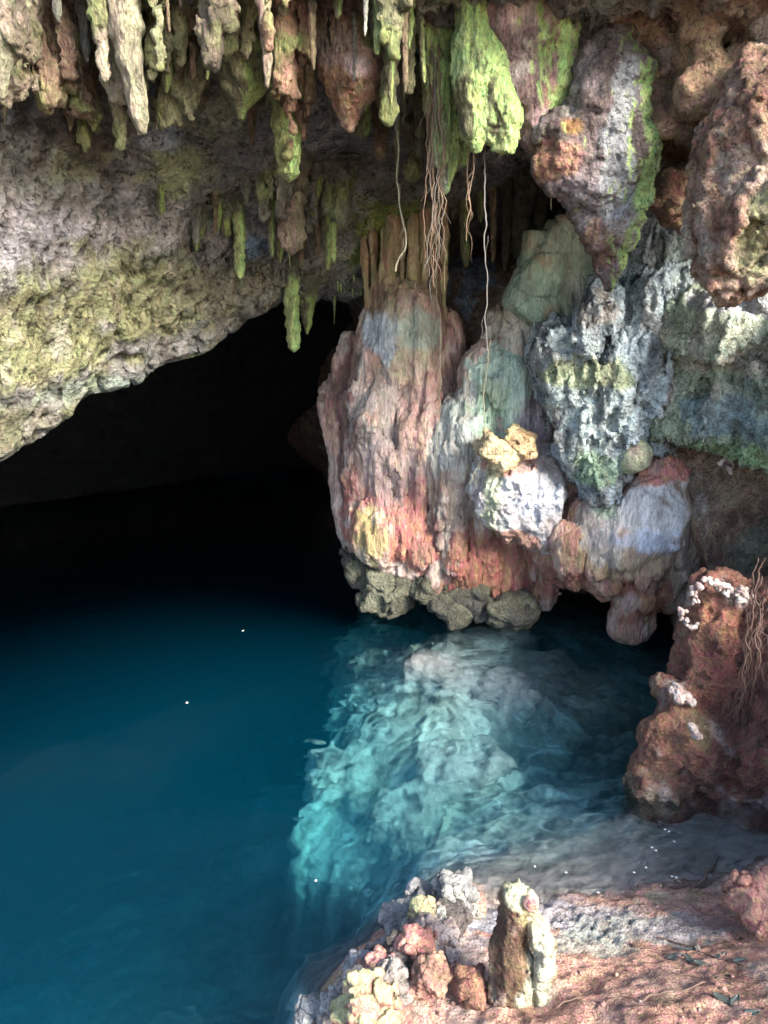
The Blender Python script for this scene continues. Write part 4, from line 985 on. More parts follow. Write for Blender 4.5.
# fused masses of draped stone that the stalactites grow from
for i, (pts, base, lab, nd) in enumerate([
    ([(95, -30), (112, 0), (122, 35), (128, 60)], (.30, .25, .18), "broad fused drape of pale stone behind the long one with the mint green end", 26),
    ([(150, -20), (165, 10), (180, 40), (172, 60)], (.24, .23, .13), "fused mossy drape between the mint green end and the swollen ragged stalactite", 24),
    ([(-5, -30), (20, -10), (10, 20)], (.28, .22, .16), "fused drape of stone in the upper left corner", 16),
    ([(215, -30), (240, 0), (250, 30)], (.17, .13, .09), "dark fused lumps above the swollen ragged stalactite", 20),
    ([(275, -30), (290, 10), (285, 45), (300, 60)], (.30, .18, .12), "reddish fused lumps left of the orange hanging mass", 24),
    ([(395, -30), (400, 20), (410, 70), (425, 110)], (.19, .18, .10), "dark mossy fused ribs behind the hanging root bundle", 26),
    ([(50, 20), (70, 45), (80, 70)], (.20, .13, .09), "reddish brown fused ribs at the upper left, above the bare pitted rock", 18),
    ([(275, 165), (300, 170), (330, 165)], (.22, .20, .16), "grey fused lumps carrying the lower group of stalactites", 20)]):
    S = Solid(.015, .03); ys = []
    for (px, py) in pts:
        Yc = hit_ceiling(px, max(py, -40)); ys.append((px, py, Yc)); S.ell(P(px, py, Yc) + np.array([0, .05, .08]), (.10, .12, .16), k=.05)
    drips(S, [(a, b, Yc - .03) for a, b, Yc in ys], int(nd * 1.1), .030, .17, k=.012, seed=70 + i, sharp=.95)
    solid_thing("roof_drape", S, M_STAL, base, lab, "hanging rock", [(tuple(np.array(base) * .45), 5, .05, .25, .8), (tuple(np.array(base) * 1.6), np.array([7, 7, 2.5]), .12, .2, .7), ((.26, .30, .10), 4, .2, .2, .7)],
                disp=[('r', .05, (8, 8, 4), 200 + i), ('f', .04, 5, 201)], fine=[('r', .02, (24, 24, 12), 202), ('p', .015, 16, 203)], seed=70 + i, group="fused drapes of the roof")

# the ragged fringe between the larger ones
g_ = random.Random(9)
for i in range(70):
    px = g_.uniform(-5, 420); py = g_.choice([-30, -10, 15, 40, 70]) + g_.uniform(-12, 12)
    if px < 240 and py > 55: continue
    tn = g_.choice(['olive', 'brown', 'pink', 'grey', 'olive', 'pale', 'dark'])
    w = g_.uniform(6, 20); ln = g_.uniform(20, 80)
    stal(px, py, px + g_.uniform(-6, 6), py + ln, w, g_.choice(['drip', 'cone', 'icicle', 'drip']), tn, "one of the rough lumps and stubs of stone crowding the roof between the longer stalactites", rough=1.6, group="rough stubs crowding the roof", into=.2, flat=g_.uniform(.7, 1.2))
for i in range(26):
    px = g_.uniform(195, 350); py = g_.uniform(165, 235); tn = g_.choice(['olive', 'brown', 'grey', 'grey'])
    stal(px, py, px + g_.uniform(-4, 4), py + g_.uniform(18, 50), g_.uniform(8, 24), g_.choice(['drip', 'cone']), tn, "one of the small stubs around the lower group of stalactites over the dark cave mouth", rough=1.4, group="small stubs around the lower stalactites")
# rows of little icicles: nothing tells the single ones apart
for (x0, x1, y0, y1, n, lab, gr) in [(338, 371, 272, 281, 11, "one of the tiny green icicles fringing the roof above the flowstone column", "tiny icicles above the flowstone column"),
                                (274, 303, 262, 272, 9, "one of the tiny grey icicles fringing the lip left of the lowest green stalactite", "tiny icicles on the lip of the roof"),
                                (95, 112, 118, 120, 4, "one of the tiny white icicles left of the mint green tip", "tiny white icicles on the left roof")]:
    for i in range(n):
        x = x0 + (x1 - x0) * i / (n - 1) + random.uniform(-1, 1); y = y0 + (y1 - y0) * random.random()
        stal(x, y, x + random.uniform(-.5, .5), y + random.uniform(10, 22) * (1 if n > 4 else .7), 4.5, 'icicle', 'white' if n == 4 else ('green' if n == 11 else 'grey'), lab, group=gr, into=.06)

def Yh(px, py, off=0.0): return hit_ceiling(px, max(py, -45)) + off
# orange hanging mass
S = Solid(.013, .04); Y0 = 5.05
S.chain([P(345, -40, Y0), P(342, 30, Y0), P(350, 70, Y0), P(350, 100, Y0), P(348, 126, Y0)], [.20, .15, .16, .07, .02], k=.05)
S.ell(P(358, 72, Y0 - .03), (.15, .13, .15)).ell(P(335, 20, Y0), (.12, .12, .2)).ell(P(370, 50, Y0 + .05), (.09, .1, .14)).chain([P(300, -40, Y0 + .1), P(300, 20, Y0 + .1), P(306, 45, Y0 + .15)], [.18, .14, .06])
o = solid_thing("hanging_rock", S, M_STAL, (.46, .26, .16), "knobbly orange hanging rock ending in a thin drip, top left of centre", "hanging rock", [((.22, .14, .09), 6, .1, .2, .8), ((.60, .42, .34), 5, .2, .2, .7)],
            [q(356, 66, 4.9, (.09, .2, .09), (.66, .50, .48), .9), q(368, 40, 5, (.08, .2, .12), (.24, .27, .10), .8)], disp=[('r', .03, (10, 10, 7), 90)], fine=[('r', .016, 24, 91), ('p', .012, 18, 92)], seed=41)
# mossy curtains right of it
for i, (pts, rad, lab, base, al) in enumerate([
    ([(436, -40), (432, 30), (438, 100), (440, 160)], [.13, .10, .06, .025], "pale green streaked curtain with a whitish end behind the hanging root bundle", (.34, .36, .17), .9),
    ([(452, -40), (452, 60), (448, 130), (448, 186)], [.12, .11, .07, .015], "dark mossy curtain with a thin green tip, left of the bright green flag of rock", (.20, .22, .09), .9),
    ([(462, 60), (461, 120), (462, 160)], [.08, .07, .02], "narrow mossy fin between the dark curtain and the bright green flag of rock", (.24, .27, .11), .9)]):
    S = Solid(.012, .03); Y0 = 5.1 + .1 * i
    S.chain([P(a, b, Y0) for a, b in pts], rad, flat=(1.0, .8))
    solid_thing("mossy_curtain", S, M_STAL, base, lab, "stalactite", [((.12, .11, .06), 6, .0, .25, .85), ((.50, .60, .26), np.array([7, 7, 2]), .1, .25, .8)], [q(pts[-1][0], pts[-1][1] - 12, Y0 - .1, (.05, .2, .15), (.52, .58, .40), .7)], algae=(ALGB, (.8, -.5, .2), .3, al, 7.0),
                disp=[('r', .035, (14, 14, 3), 93 + i)], fine=[('r', .014, (30, 30, 14), 94)], group="stalactites hanging from the cave roof", seed=43 + i)
S = Solid(.012, .04); Y0 = 4.85
S.chain([P(470, -40, Y0), P(472, 40, Y0), P(474, 90, Y0), P(473, 128, Y0), P(476, 148, Y0)], [.07, .08, .09, .06, .02], k=.04)
S.chain([P(476, 20, Y0), P(490, 70, Y0), P(503, 115, Y0), P(508, 144, Y0)], [.05, .09, .085, .04], k=.06)
S.chain([P(474, 60, Y0 + .02), P(488, 100, Y0 + .02), P(500, 135, Y0)], [.1, .10, .05], k=.05, flat=(1, .5))
solid_thing("mossy_flag", S, M_STAL, (.30, .36, .15), "bright yellow green flag of rock widening down to a rounded tip, top centre", "stalactite", [((.14, .12, .07), 5, .05, .2, .85), ((.50, .66, .30), 5, .1, .25, .8)], algae=(ALGB, (.8, -.5, .1), .38, 1.0, 6.0),
            disp=[('r', .025, (12, 12, 5), 96)], fine=[('r', .012, 34, 97)], group="stalactites hanging from the cave roof", seed=46)
# pink column
S = Solid(.016, .06); Y0 = 5.0
S.chain([P(510, -50, Y0), P(515, 30, Y0), P(522, 90, Y0), P(538, 135, Y0), P(543, 150, Y0)], [.24, .22, .16, .08, .02], k=.08)
S.chain([P(548, -50, Y0), P(552, 30, Y0), P(552, 90, Y0), P(548, 135, Y0)], [.13, .12, .09, .05], k=.06)
solid_thing("hanging_rock", S, M_STAL, (.40, .24, .22), "wide pink hanging rock with a mossy yellow green right edge, top right of centre", "hanging rock", [((.20, .13, .12), 5, .05, .25, .8), ((.54, .38, .34), 6, .15, .2, .7), ((.5, .28, .16), 4, .3, .2, .6)],
            [q(562, 30, 4.95, (.045, .3, .6), ALGB, .95), q(556, 110, 4.95, (.05, .3, .22), ALGB, .95)], algae=(ALGB, (.97, -.2, .1), .7, .95, 3.0),
            disp=[('r', .04, (7, 7, 4), 98), ('f', .03, 12, 99)], fine=[('r', .015, 26, 100)], seed=47)
# large hanging rock with the green edge
S = Solid(.016, .06); Y0 = 4.9
S.chain([P(608, 60, Y0), P(605, 110, Y0), P(605, 170, Y0), P(608, 230, Y0), P(611, 284, Y0)], [.12, .19, .20, .11, .015], k=.06, flat=(1, .8))
S.chain([P(628, 85, Y0 - .03), P(638, 150, Y0 - .03), P(632, 200, Y0 - .03), P(618, 262, Y0)], [.08, .085, .07, .02], k=.05)
S.chain([P(560, 130, Y0), P(566, 160, Y0), P(585, 195, Y0)], [.10, .12, .12], k=.06).ell(P(618, 72, Y0), (.16, .15, .10)).chain([P(600, -50, Y0 + .4), P(600, 80, Y0 + .25)], [.35, .25], k=.1)
S.chain([P(545, 140, Y0), P(550, 165, Y0), P(552, 186, Y0)], [.05, .07, .03], k=.04)
solid_thing("hanging_rock", S, M_ROCK, (.27, .21, .20), "largest hanging rock, dark knobbly with a mossy green right edge, pointing down at the crag", "hanging rock", [((.14, .10, .085), 4, .05, .25, .8), ((.42, .34, .34), 6, .15, .2, .7)],
            [q(556, 160, 4.8, (.13, .3, .12), (.46, .22, .13), .8), q(570, 128, 4.8, (.06, .2, .05), (.46, .26, .10), .9), q(600, 250, 4.8, (.12, .3, .2), (.26, .14, .09), .8), q(622, 150, 4.7, (.10, .2, .55), (.50, .52, .52), .7), q(648, 120, 4.85, (.07, .25, .3), ALGB, 1), q(643, 180, 4.85, (.06, .25, .3), ALGB, 1), q(625, 250, 4.85, (.04, .2, .2), ALGB, .9)],
            algae=(ALGB, (.97, -.2, .05), .60, 1.0, 3.0), disp=[('w', .03, 8, 101), ('r', .04, (8, 8, 6), 102)], fine=[('r', .018, 24, 103), ('w', .015, 22, 104)], seed=48)
stal(551, 172, 551, 210, 5, 'icicle', 'pink', "thin pinkish needle hanging left of the largest hanging rock", Y=4.95, into=.05)
# brown one at the right edge
S = Solid(.016, .06); Y0 = 4.3
S.chain([P(758, 90, Y0 + .15), P(738, 150, Y0), P(742, 215, Y0), P(738, 262, Y0), P(736, 292, Y0)], [.14, .15, .22, .16, .06], k=.07)
S.chain([P(765, 130, Y0 - .05), P(762, 200, Y0 - .05), P(752, 262, Y0)], [.17, .16, .10], k=.06).ell(P(722, 175, Y0 + .03), (.10, .12, .14)).ell(P(722, 230, Y0), (.10, .12, .2)).cap(P(790, -50, Y0 + .4), P(765, 120, Y0 + .2), .2, .10)
solid_thing("hanging_rock", S, M_ROCK, (.40, .24, .16), "big brown hanging rock with a rounded end at the right edge of the picture", "hanging rock", [((.22, .11, .07), 4, .05, .25, .8), ((.56, .42, .32), np.array([6, 6, 2.5]), .12, .2, .8)],
            [q(765, 240, 4.1, (.12, .2, .25), (.42, .46, .22), .6), q(740, 165, 4.1, (.12, .3, .12), (.54, .40, .32), .7)], disp=[('r', .09, (4.5, 4.5, 2.0), 105), ('w', .03, 12, 106), ('c', .04, (4, 4, 2.5), 115)], fine=[('r', .018, 24, 107), ('p', .012, 20, 108)], seed=49)
# knobbly popcorn rock hanging in the upper right corner
S = Solid(.018, .03)
rk = random.Random(5)
for i in range(120):
    px = rk.uniform(560, 790); py = rk.uniform(-50, 150)
    if py > 60 and px < 650 and py > 110: continue
    if 650 < px < 715 and rk.random() < .5: py = rk.uniform(90, 235)
    Yk = 4.75 + .35 * (py > 120) + (.9 * (690 - px) / 120 if px < 690 else 0) * .8 + rk.uniform(-.1, .15)
    r = rk.uniform(.07, .15)
    S.ell(P(px, py, Yk), (r, r, r * rk.uniform(1.0, 1.7)), k=.03)
S.ell(P(700, 20, 5.25), (1.0, .45, .55)).ell(P(600, 20, 5.7), (.7, .45, .6)).ell(P(700, 140, 5.45), (.35, .25, .6)).ell(P(770, 90, 5.1), (.35, .35, .5))
solid_thing("popcorn_rock", S, M_ROCK, (.36, .22, .14), "mass of knobbly brown and orange nodules crowding the roof in the upper right corner", "rock", [((.16, .09, .06), 2.5, .05, .25, .85), ((.46, .48, .50), 4, .35, .15, .7), ((.52, .33, .20), 5, .12, .2, .8)],
            [q(590, 60, 5.2, (.35, .6, .4), (.18, .13, .11), .8), q(640, 20, 5.0, (.3, .5, .2), (.34, .18, .09), .7), q(665, 100, 5, (.08, .4, .1), (.46, .34, .16), .7), q(660, 180, 5.2, (.15, .4, .3), (.20, .10, .06), .8)],
            disp=[('w', .045, 7, 110), ('f', .03, 4, 109)], fine=[('w', .022, 15, 111), ('r', .012, 26, 112)], seed=50)
# dark curtains in the recess behind
for i, (x0, y0, x1, y1, w, pf, tn, lab) in enumerate([
    (447, 190, 447, 250, 22, 'drip', 'dark', "dim olive curtain deep in the recess, leftmost above the bluish wall"),
    (464, 185, 466, 266, 26, 'drip', 'olive', "olive curtain with a pointed end above the bluish wall patch"),
    (481, 180, 480, 222, 20, 'drip', 'olive', "short yellow green curtain in the recess beside the thin root"),
    (493, 190, 493, 262, 16, 'drip', 'brown', "tan tipped stalactite in the recess right of the thin root"),
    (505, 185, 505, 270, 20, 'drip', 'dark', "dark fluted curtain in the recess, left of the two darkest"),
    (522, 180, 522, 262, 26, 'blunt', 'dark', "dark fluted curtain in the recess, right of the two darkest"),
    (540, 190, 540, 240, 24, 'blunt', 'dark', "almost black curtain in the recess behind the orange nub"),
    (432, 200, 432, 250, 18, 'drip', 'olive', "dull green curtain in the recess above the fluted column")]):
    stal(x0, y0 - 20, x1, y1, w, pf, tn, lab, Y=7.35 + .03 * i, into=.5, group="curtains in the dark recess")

# ------------------------------------------------------------------ roots
def root_material(name, rgb):
    m = bpy.data.materials.new(name); m.use_nodes = True; n = m.node_tree.nodes; l = m.node_tree.links
    b = n['Principled BSDF']; b.inputs['Roughness'].default_value = .8
    t = n.new('ShaderNodeTexNoise'); t.inputs['Scale'].default_value = 40; t.inputs['Detail'].default_value = 4
    r = n.new('ShaderNodeMixRGB'); r.inputs[1].default_value = (*[c * .5 for c in rgb], 1); r.inputs[2].default_value = (*[min(1, c * 1.4) for c in rgb], 1)
    tc = n.new('ShaderNodeTexCoord'); l.new(tc.outputs['Object'], t.inputs['Vector'])
    l.new(t.outputs['Fac'], r.inputs[0]); l.new(r.outputs[0], b.inputs['Base Color']); return m
R_TAN = root_material("tan_root", (.17, .11, .07)); R_PALE = root_material("pale_root", (.27, .24, .16)); R_GREY = root_material("grey_root", (.15, .135, .12)); R_RED = root_material("red_root", (.075, .04, .03))

def tube(name, pts, r0, r1, mat, wig=.006, seed=0, ns=7, seg=.02, parent=None):
    pts = np.asarray(pts, float)
    d = np.r_[0, np.cumsum(np.linalg.norm(np.diff(pts, axis=0), axis=1))]
    n = max(4, int(d[-1] / seg))
    s = np.linspace(0, d[-1], n)
    # smooth through the points
    c = np.stack([np.interp(s, d, pts[:, k]) for k in range(3)], 1)
    for _ in range(3):
        c[1:-1] = (c[:-2] + c[2:] + 2 * c[1:-1]) / 4
    c += wig * np.stack([fbm(np.stack([s * 9, s * 0 + seed, s * 0 + k * 9.0], 1), 3, k) for k in range(3)], 1) * 3
    tan = np.gradient(c, axis=0); tan /= np.linalg.norm(tan, axis=1, keepdims=True) + 1e-9
    ref = np.array([.3, .9, .2]); u = np.cross(tan, ref); u /= np.linalg.norm(u, axis=1, keepdims=True) + 1e-9; w = np.cross(tan, u)
    ph = np.linspace(0, 2 * np.pi, ns, endpoint=False)
    r = (r0 + (r1 - r0) * np.linspace(0, 1, n)) * (1 + .35 * fbm(np.stack([s * 14, s * 0 + seed, s * 0], 1), 2, 9))
    V = (c[:, None] + r[:, None, None] * (np.cos(ph)[None, :, None] * u[:, None] + np.sin(ph)[None, :, None] * w[:, None])).reshape(-1, 3)
    i = np.arange(n - 1)[:, None] * ns; j = np.arange(ns)[None, :]; j2 = (j + 1) % ns
    F = np.stack([(i + j), (i + j2), (i + ns + j2), (i + ns + j)], -1).reshape(-1, 4)
    return link_mesh(name, V, F, mat, parent=parent)

def root(pts, Y, r0, r1, mat, label, group=None, dY=0, wig=.006):
    n = len(pts)
    o = tube("hanging_root", [P(x, y, Y + dY * i / max(1, n - 1)) for i, (x, y) in enumerate(pts)], r0, r1, mat, wig, seed=pts[0][0] * .37)
    g = random.Random(int(pts[0][0] * 7 + pts[-1][1])); W3 = [P(x, y, Y + dY * i / max(1, n - 1)) for i, (x, y) in enumerate(pts)]
    for k in range(3 if r0 > .0035 else 0):
        i = g.randrange(n - 1); t = g.random(); a = W3[i] * (1 - t) + W3[i + 1] * t; l_ = g.uniform(.06, .22)
        b = a + np.array([g.uniform(-.05, .05), g.uniform(-.03, .03), -l_ * .6]); e_ = b + np.array([g.uniform(-.05, .05), g.uniform(-.03, .03), -l_ * .5])
        tube("rootlet", [a, b, e_], r0 * .4, r0 * .1, mat, .01, seed=k + pts[0][0], ns=5, parent=o)
    return tag(o, label, "root", group)
root([(398, 60), (399, 120), (398, 180), (402, 220), (406, 232), (407, 248), (400, 258), (394, 272)], 5.4, .006, .006, R_PALE, "pale crooked root whose end bends left in front of the fluted column top")
root([(486, 60), (485, 120), (484, 200), (486, 260), (487, 330), (488, 350)], 5.0, .005, .004, R_GREY, "long thin straight grey root hanging right of the bright green flag of rock")
root([(472, 140), (474, 165), (471, 185), (468, 200)], 4.95, .007, .003, R_TAN, "short twisted reddish root under the left tip of the green flag of rock")
root([(469, 146), (468, 175), (469, 205), (466, 240)], 4.98, .005, .003, R_TAN, "thin tan root close behind the short twisted reddish one")
root([(440, 150), (441, 200), (438, 250), (436, 285), (441, 330), (440, 400), (436, 470)], 5.6, .005, .003, R_PALE, "longest pale root, reaching down over the front of the fluted column", dY=.9)
root([(443, 180), (440, 230), (437, 265), (431, 282), (432, 300)], 5.5, .004, .003, R_GREY, "grey root with a kink just right of the root bundle")
for i in range(11):
    x = 427 + i * 1.7 + random.uniform(-1, 1); ye = random.uniform(215, 292)
    root([(x * .5 + 215, 40), (x * .6 + 173, 90), (x * .8 + 87, 140), (x + random.uniform(-2, 2), 200), (x + random.uniform(-4, 4), ye)], 5.05 + random.uniform(-.05, .05), random.uniform(.004, .0075), .0015, [R_TAN, R_TAN, R_GREY][i % 3],
         "one of the tan roots of the thick hanging bundle above the fluted column", "root bundle above the fluted column", wig=.012)
for i in range(5):
    x = 437 + i * 2.2
    root([(x - 1, 455), (x - 2, 475), (x - 4 + i, 490 + random.uniform(0, 25))], 6.82, .006, .003, R_PALE, "one of the pale rootlets dangling from the cream cone beside the green topped drape", "rootlets under the cream cone")
for i, pts in enumerate([[(490, 340), (487, 370), (484, 400), (487, 450), (478, 470)], [(484, 450), (476, 470), (470, 484)]]):
    root(pts, 6.3, .005, .003, R_PALE, ["thin pale root trailing over the pale green top of the drape", "short pale root at the left of the yellow tan broken rock"][i])
# curtain of roots over the red wall at the right edge
for i in range(26):
    x = random.uniform(738, 775); ys = random.uniform(540, 640); ye = random.uniform(700, 775)
    root([(x + 8, ys), (x + random.uniform(-4, 6), (ys + ye) / 2), (x - random.uniform(0, 14), ye - 20), (x - random.uniform(12, 45), ye + random.uniform(-8, 12))], 4.28 + random.uniform(-.10, .12), random.uniform(.003, .007), .0015, R_RED,
         "one of the dark red brown roots draping the clay wall at the right edge", "roots draping the clay wall at the right", wig=.014)
# ------------------------------------------------------------------ things on the shore
def leaf_material(name, rgb, rough=.6):
    m = bpy.data.materials.new(name); m.use_nodes = True; n = m.node_tree.nodes; l = m.node_tree.links
    b = n['Principled BSDF']; b.inputs['Roughness'].default_value = rough
    t = n.new('ShaderNodeTexNoise'); t.inputs['Scale'].default_value = 60; t.inputs['Detail'].default_value = 5
    r = n.new('ShaderNodeMixRGB'); r.inputs[1].default_value = (*[c * .6 for c in rgb], 1); r.inputs[2].default_value = (*[min(1, c * 1.5) for c in rgb], 1)
    tc = n.new('ShaderNodeTexCoord'); l.new(tc.outputs['Object'], t.inputs['Vector'])
    l.new(t.outputs['Fac'], r.inputs[0]); l.new(r.outputs[0], b.inputs['Base Color']); return m
L_DARK = leaf_material("dark_wet_leaf", (.045, .055, .05), .4); L_BROWN = leaf_material("brown_leaf", (.16, .09, .06)); L_WHITE = leaf_material("white_fleck", (.8, .8, .76))
TWIG = root_material("dark_twig", (.12, .075, .055)); 

# the stalagmite: leaning stump, cut rounded head; shaded left and lit right are painted
g0 = PG(523, 1000); Y0 = g0[1]
S = Solid(.007, .03)
S.chain([P(522, 1010, Y0 + .03), P(515, 960, Y0), P(513, 920, Y0 + .01), P(520, 897, Y0)], [.078, .066, .052, .04], k=.02)
S.chain([P(541, 1010, Y0 + .01), P(542, 975, Y0 - .03), P(540, 945, Y0 - .05), P(539, 928, Y0 - .05)], [.036, .038, .038, .03], k=.008)
S.ell(P(521, 897, Y0 - .02), (.062, .055, .045), tilt=.3)
S.cap(P(505, 1010, Y0), P(503, 950, Y0), .05, .04).cap(P(535, 1015, Y0 - .02), P(548, 1010, Y0 - .03), .06, .03)
pat = [q(508, 960, Y0 - .05, (.10, .2, .30), (.13, .075, .045), .95, ), q(541, 955, Y0 - .05, (.075, .2, .26), (.66, .65, .46), .95), q(520, 893, Y0 - .05, (.085, .2, .055), (.62, .63, .40), .9), q(527, 915, Y0 - .05, (.05, .2, .05), (.44, .36, .20), .7)]
sg = solid_thing("stalagmite", S, M_FLOWR, (.30, .20, .12), "squat standing stalagmite, coloured shaded on its left and lit on its right, on the red shore", "stalagmite",
            [((.14, .08, .05), np.array([14, 14, 3]), .1, .2, .7), ((.50, .42, .28), 10, .25, .2, .6)], pat, disp=[('r', .022, (20, 20, 5), 120), ('f', .035, 8, 121)], fine=[('r', .008, (50, 50, 22), 122), ('r', .004, 90, 123)], seed=60)
S = Solid(.004, .01)
m_ = M(531, 903, Y0)
S.ell(P(531, 903, Y0 - .085), (.030, .020, .034))
solid_thing("broken_face", S, M_FLOWR, (.66, .52, .50), None, None, [((.66, .36, .30), 1, -.8, .1, 1)], fine=[('r', .003, 60, 124)], seed=61, parent=sg)
S = Solid(.004, .01); S.ell(P(532, 904, Y0 - .10), (.020, .012, .022))
solid_thing("clay_plug", S, M_SOIL, (.68, .30, .24), None, None, fine=[('f', .002, 60, 125)], parent=sg)

def shore_rock(px, py, w, h, lab, base, mott=(), dep=.8, rot=(0.2, .2, .3), vox=.007, alg=None, seed=0, group=None, name="shore_rock", lift=0.0):
    g = PG(px, py + h / 2); m_ = M(px, py, g[1])
    c = P(px, py, g[1]) + np.array([0, 0, lift]); rx, rz = w / 2 * m_, h / 2 * m_
    S = Solid(vox, .02)
    S.box(c, (rx * .8, rx * dep * .8, rz * .85), rot, min(rx, rz) * .1)
    S.box(c + np.array([rx * .25, -rx * .2, -rz * .25]), (rx * .65, rx * .6, rz * .75), (rot[0] + .5, rot[1] - .6, rot[2] + .7), min(rx, rz) * .08)
    S.box(c + np.array([-rx * .25, rx * .1, -rz * .45]), (rx * .6, rx * .6, rz * .7), (rot[0] - .4, rot[1] + .5, rot[2] - .5), min(rx, rz) * .08)
    return solid_thing(name, S, M_FLOWR, base, lab, "rock", list(mott) or [(tuple(np.array(base) * .5), 12, .1, .2, .7), (tuple(np.minimum(.75, np.array(base) * 1.4)), 14, .15, .2, .6)], algae=alg, group=group,
                disp=[('f', rx * .42, .9 / rx, seed), ('r', rx * .08, 2.0 / rx, seed + 2), ('c', rx * .2, .9 / rx, seed + 3)], fine=[('r', .008, 30, seed + 1), ('r', .006, 70, seed + 2)], seed=seed)
YEL = ((.66, .64, .34), (-.3, -.3, 1), .55, .9, 9.0)
shore_rock(452, 893, 36, 44, "grey white boulder at the farthest point of the rocky spit, at the water", (.34, .33, .31), seed=130)
shore_rock(420, 918, 26, 42, "upright rock with a yellow top on the rocky spit", (.36, .25, .16), alg=YEL, seed=131)
shore_rock(452, 915, 34, 26, "dark wet rock just behind the grey white boulder of the spit", (.13, .11, .10), seed=132)
shore_rock(412, 948, 44, 44, "pink clay covered rock in the middle of the spit", (.60, .28, .22), seed=133, rot=(.3, .5, .1))
shore_rock(398, 968, 30, 26, "small grey rock with a dark hollow below the pink rock of the spit", (.44, .38, .34), seed=134)
shore_rock(408, 905, 60, 26, "smooth grey flank rock sloping into the deep water at the spit", (.34, .33, .32), seed=135, rot=(.1, -.5, .3), lift=-.05)
shore_rock(366, 1004, 56, 60, "big rock with a pale yellow crown at the bottom edge of the picture", (.56, .30, .22), alg=YEL, seed=136, vox=.009)
shore_rock(382, 978, 40, 34, "rounded salmon rock behind the yellow crowned one", (.64, .32, .26), seed=137)
shore_rock(340, 1000, 34, 26, "lumpy grey rock on the water edge left of the yellow crowned one", (.46, .44, .42), seed=138)
shore_rock(362, 968, 30, 24, "dark edged white rock on the water edge above the lumpy grey one", (.52, .50, .50), seed=139)
shore_rock(318, 1018, 44, 22, "lowest pale rock on the water edge at the bottom of the picture", (.50, .50, .48), seed=140)
shore_rock(378, 952, 26, 22, "small dark jagged rock on the water edge beside the pink rock", (.30, .26, .24), seed=141)
shore_rock(428, 975, 30, 40, "reddish brown rock between the spit and the stalagmite", (.44, .25, .18), seed=142)
shore_rock(438, 938, 40, 30, "speckled pinkish white rock right of the yellow topped upright rock", (.60, .46, .41), seed=143)
shore_rock(470, 985, 36, 26, "low brown clod left of the foot of the stalagmite", (.38, .19, .13), seed=144)
shore_rock(768, 905, 70, 46, "salmon clay hump at the right edge where the shore meets the wall", (.56, .28, .21), seed=145, vox=.012)
g_ = random.Random(21)
for i in range(30):
    t = i / 29; px = 312 + t * 150 + g_.uniform(-8, 22); py = 1030 - t * 140 + g_.uniform(-6, 16)
    w = g_.uniform(18, 42)
    shore_rock(px, py, w, w * g_.uniform(.5, .9), "one of the small jagged stones that make up the rocky spit along the deep water", [(.46, .40, .36), (.30, .24, .20), (.58, .32, .25), (.44, .42, .36)][i % 4], seed=300 + i, lift=.015, rot=(g_.uniform(-.5, .5), g_.uniform(-.6, .6), g_.uniform(0, 3)), group="small jagged stones of the spit")
for i in range(26):
    px = random.uniform(420, 765); py = random.uniform(925, 1020)
    if 480 < px < 560 and py > 940: continue
    g = PG(px, py); r = random.uniform(.006, .016)
    S = Solid(.004, .006); S.box(g + np.array([0, 0, r * .4]), (r, r * .8, r * .7), (random.random(), random.random(), random.random()), r * .3)
    solid_thing("pebble", S, M_FLOWR, [(.46, .27, .21), (.36, .30, .26), (.20, .12, .09)][i % 3], "small pebble lying loose on the red shore", "pebble", group="pebbles scattered on the shore", fine=[('r', r * .15, 40, i)], seed=i)

# leaves
def leaf(px, py, L, ang, mat, lab, grp=None, z=None, curl=.25, name="fallen_leaf", cat="leaf", wd=.42):
    g = PG(px, py) if z is None else PZ(px, py, z)
    n, m = 12, 5
    V = []
    for i in range(n):
        t = i / (n - 1); hw = L * wd * .5 * math.sin(math.pi * t ** .8) + 1e-4
        for j in range(m):
            s = j / (m - 1) * 2 - 1
            x = (t - .5) * L; y = s * hw
            V.append((x, y, curl * L * (.5 * s * s * .6 + .35 * (t - .5) ** 2) + .004))
    V = np.array(V); ca, sa = math.cos(ang), math.sin(ang)
    V[:, :2] = V[:, :2] @ np.array([[ca, sa], [-sa, ca]])
    V += g
    F = grid_faces(n, m)
    o = link_mesh(name, V, F, mat)
    md = o.modifiers.new('thickness', 'SOLIDIFY'); md.thickness = .0012
    return tag(o, lab, cat, grp)
lv = [(676, 958, .085, .3, "dark wet leaf on the red shore, left one of the three near the twig"), (690, 962, .08, 1.7, "dark wet leaf standing between two others near the twig"), (702, 965, .07, -.4, "dark wet leaf, right one of the three near the twig"),
      (722, 957, .07, .6, "dark wet leaf near the right edge of the shore, on the far twig"), (742, 962, .08, .1, "dark leaf at the right edge beside the far twig"), (722, 1000, .075, -.7, "left leaf of the dark folded pair low on the shore"), (735, 1002, .075, .8, "right leaf of the dark folded pair low on the shore"),
      (752, 1014, .07, .2, "dark leaf in the bottom right corner"), (690, 950, .05, .1, "small dark leaf above the three near the twig")]
for (a, b, L, an, lab) in lv: leaf(a, b, L, an, L_DARK, lab)
leaf(688, 1010, .04, .4, L_BROWN, "small brown leaf in the lower right of the shore"); leaf(615, 983, .045, .1, L_BROWN, "small brown leaf left of the long twigs"); leaf(659, 1008, .035, 1.1, L_BROWN, "round brown leaf at the bottom of the shore")
leaf(735, 985, .035, 0, L_BROWN, "grey brown leaf between the folded pair and the far twig"); leaf(690, 927, .04, .3, L_DARK, "small dark leaf on the pale strip of shore near the water")
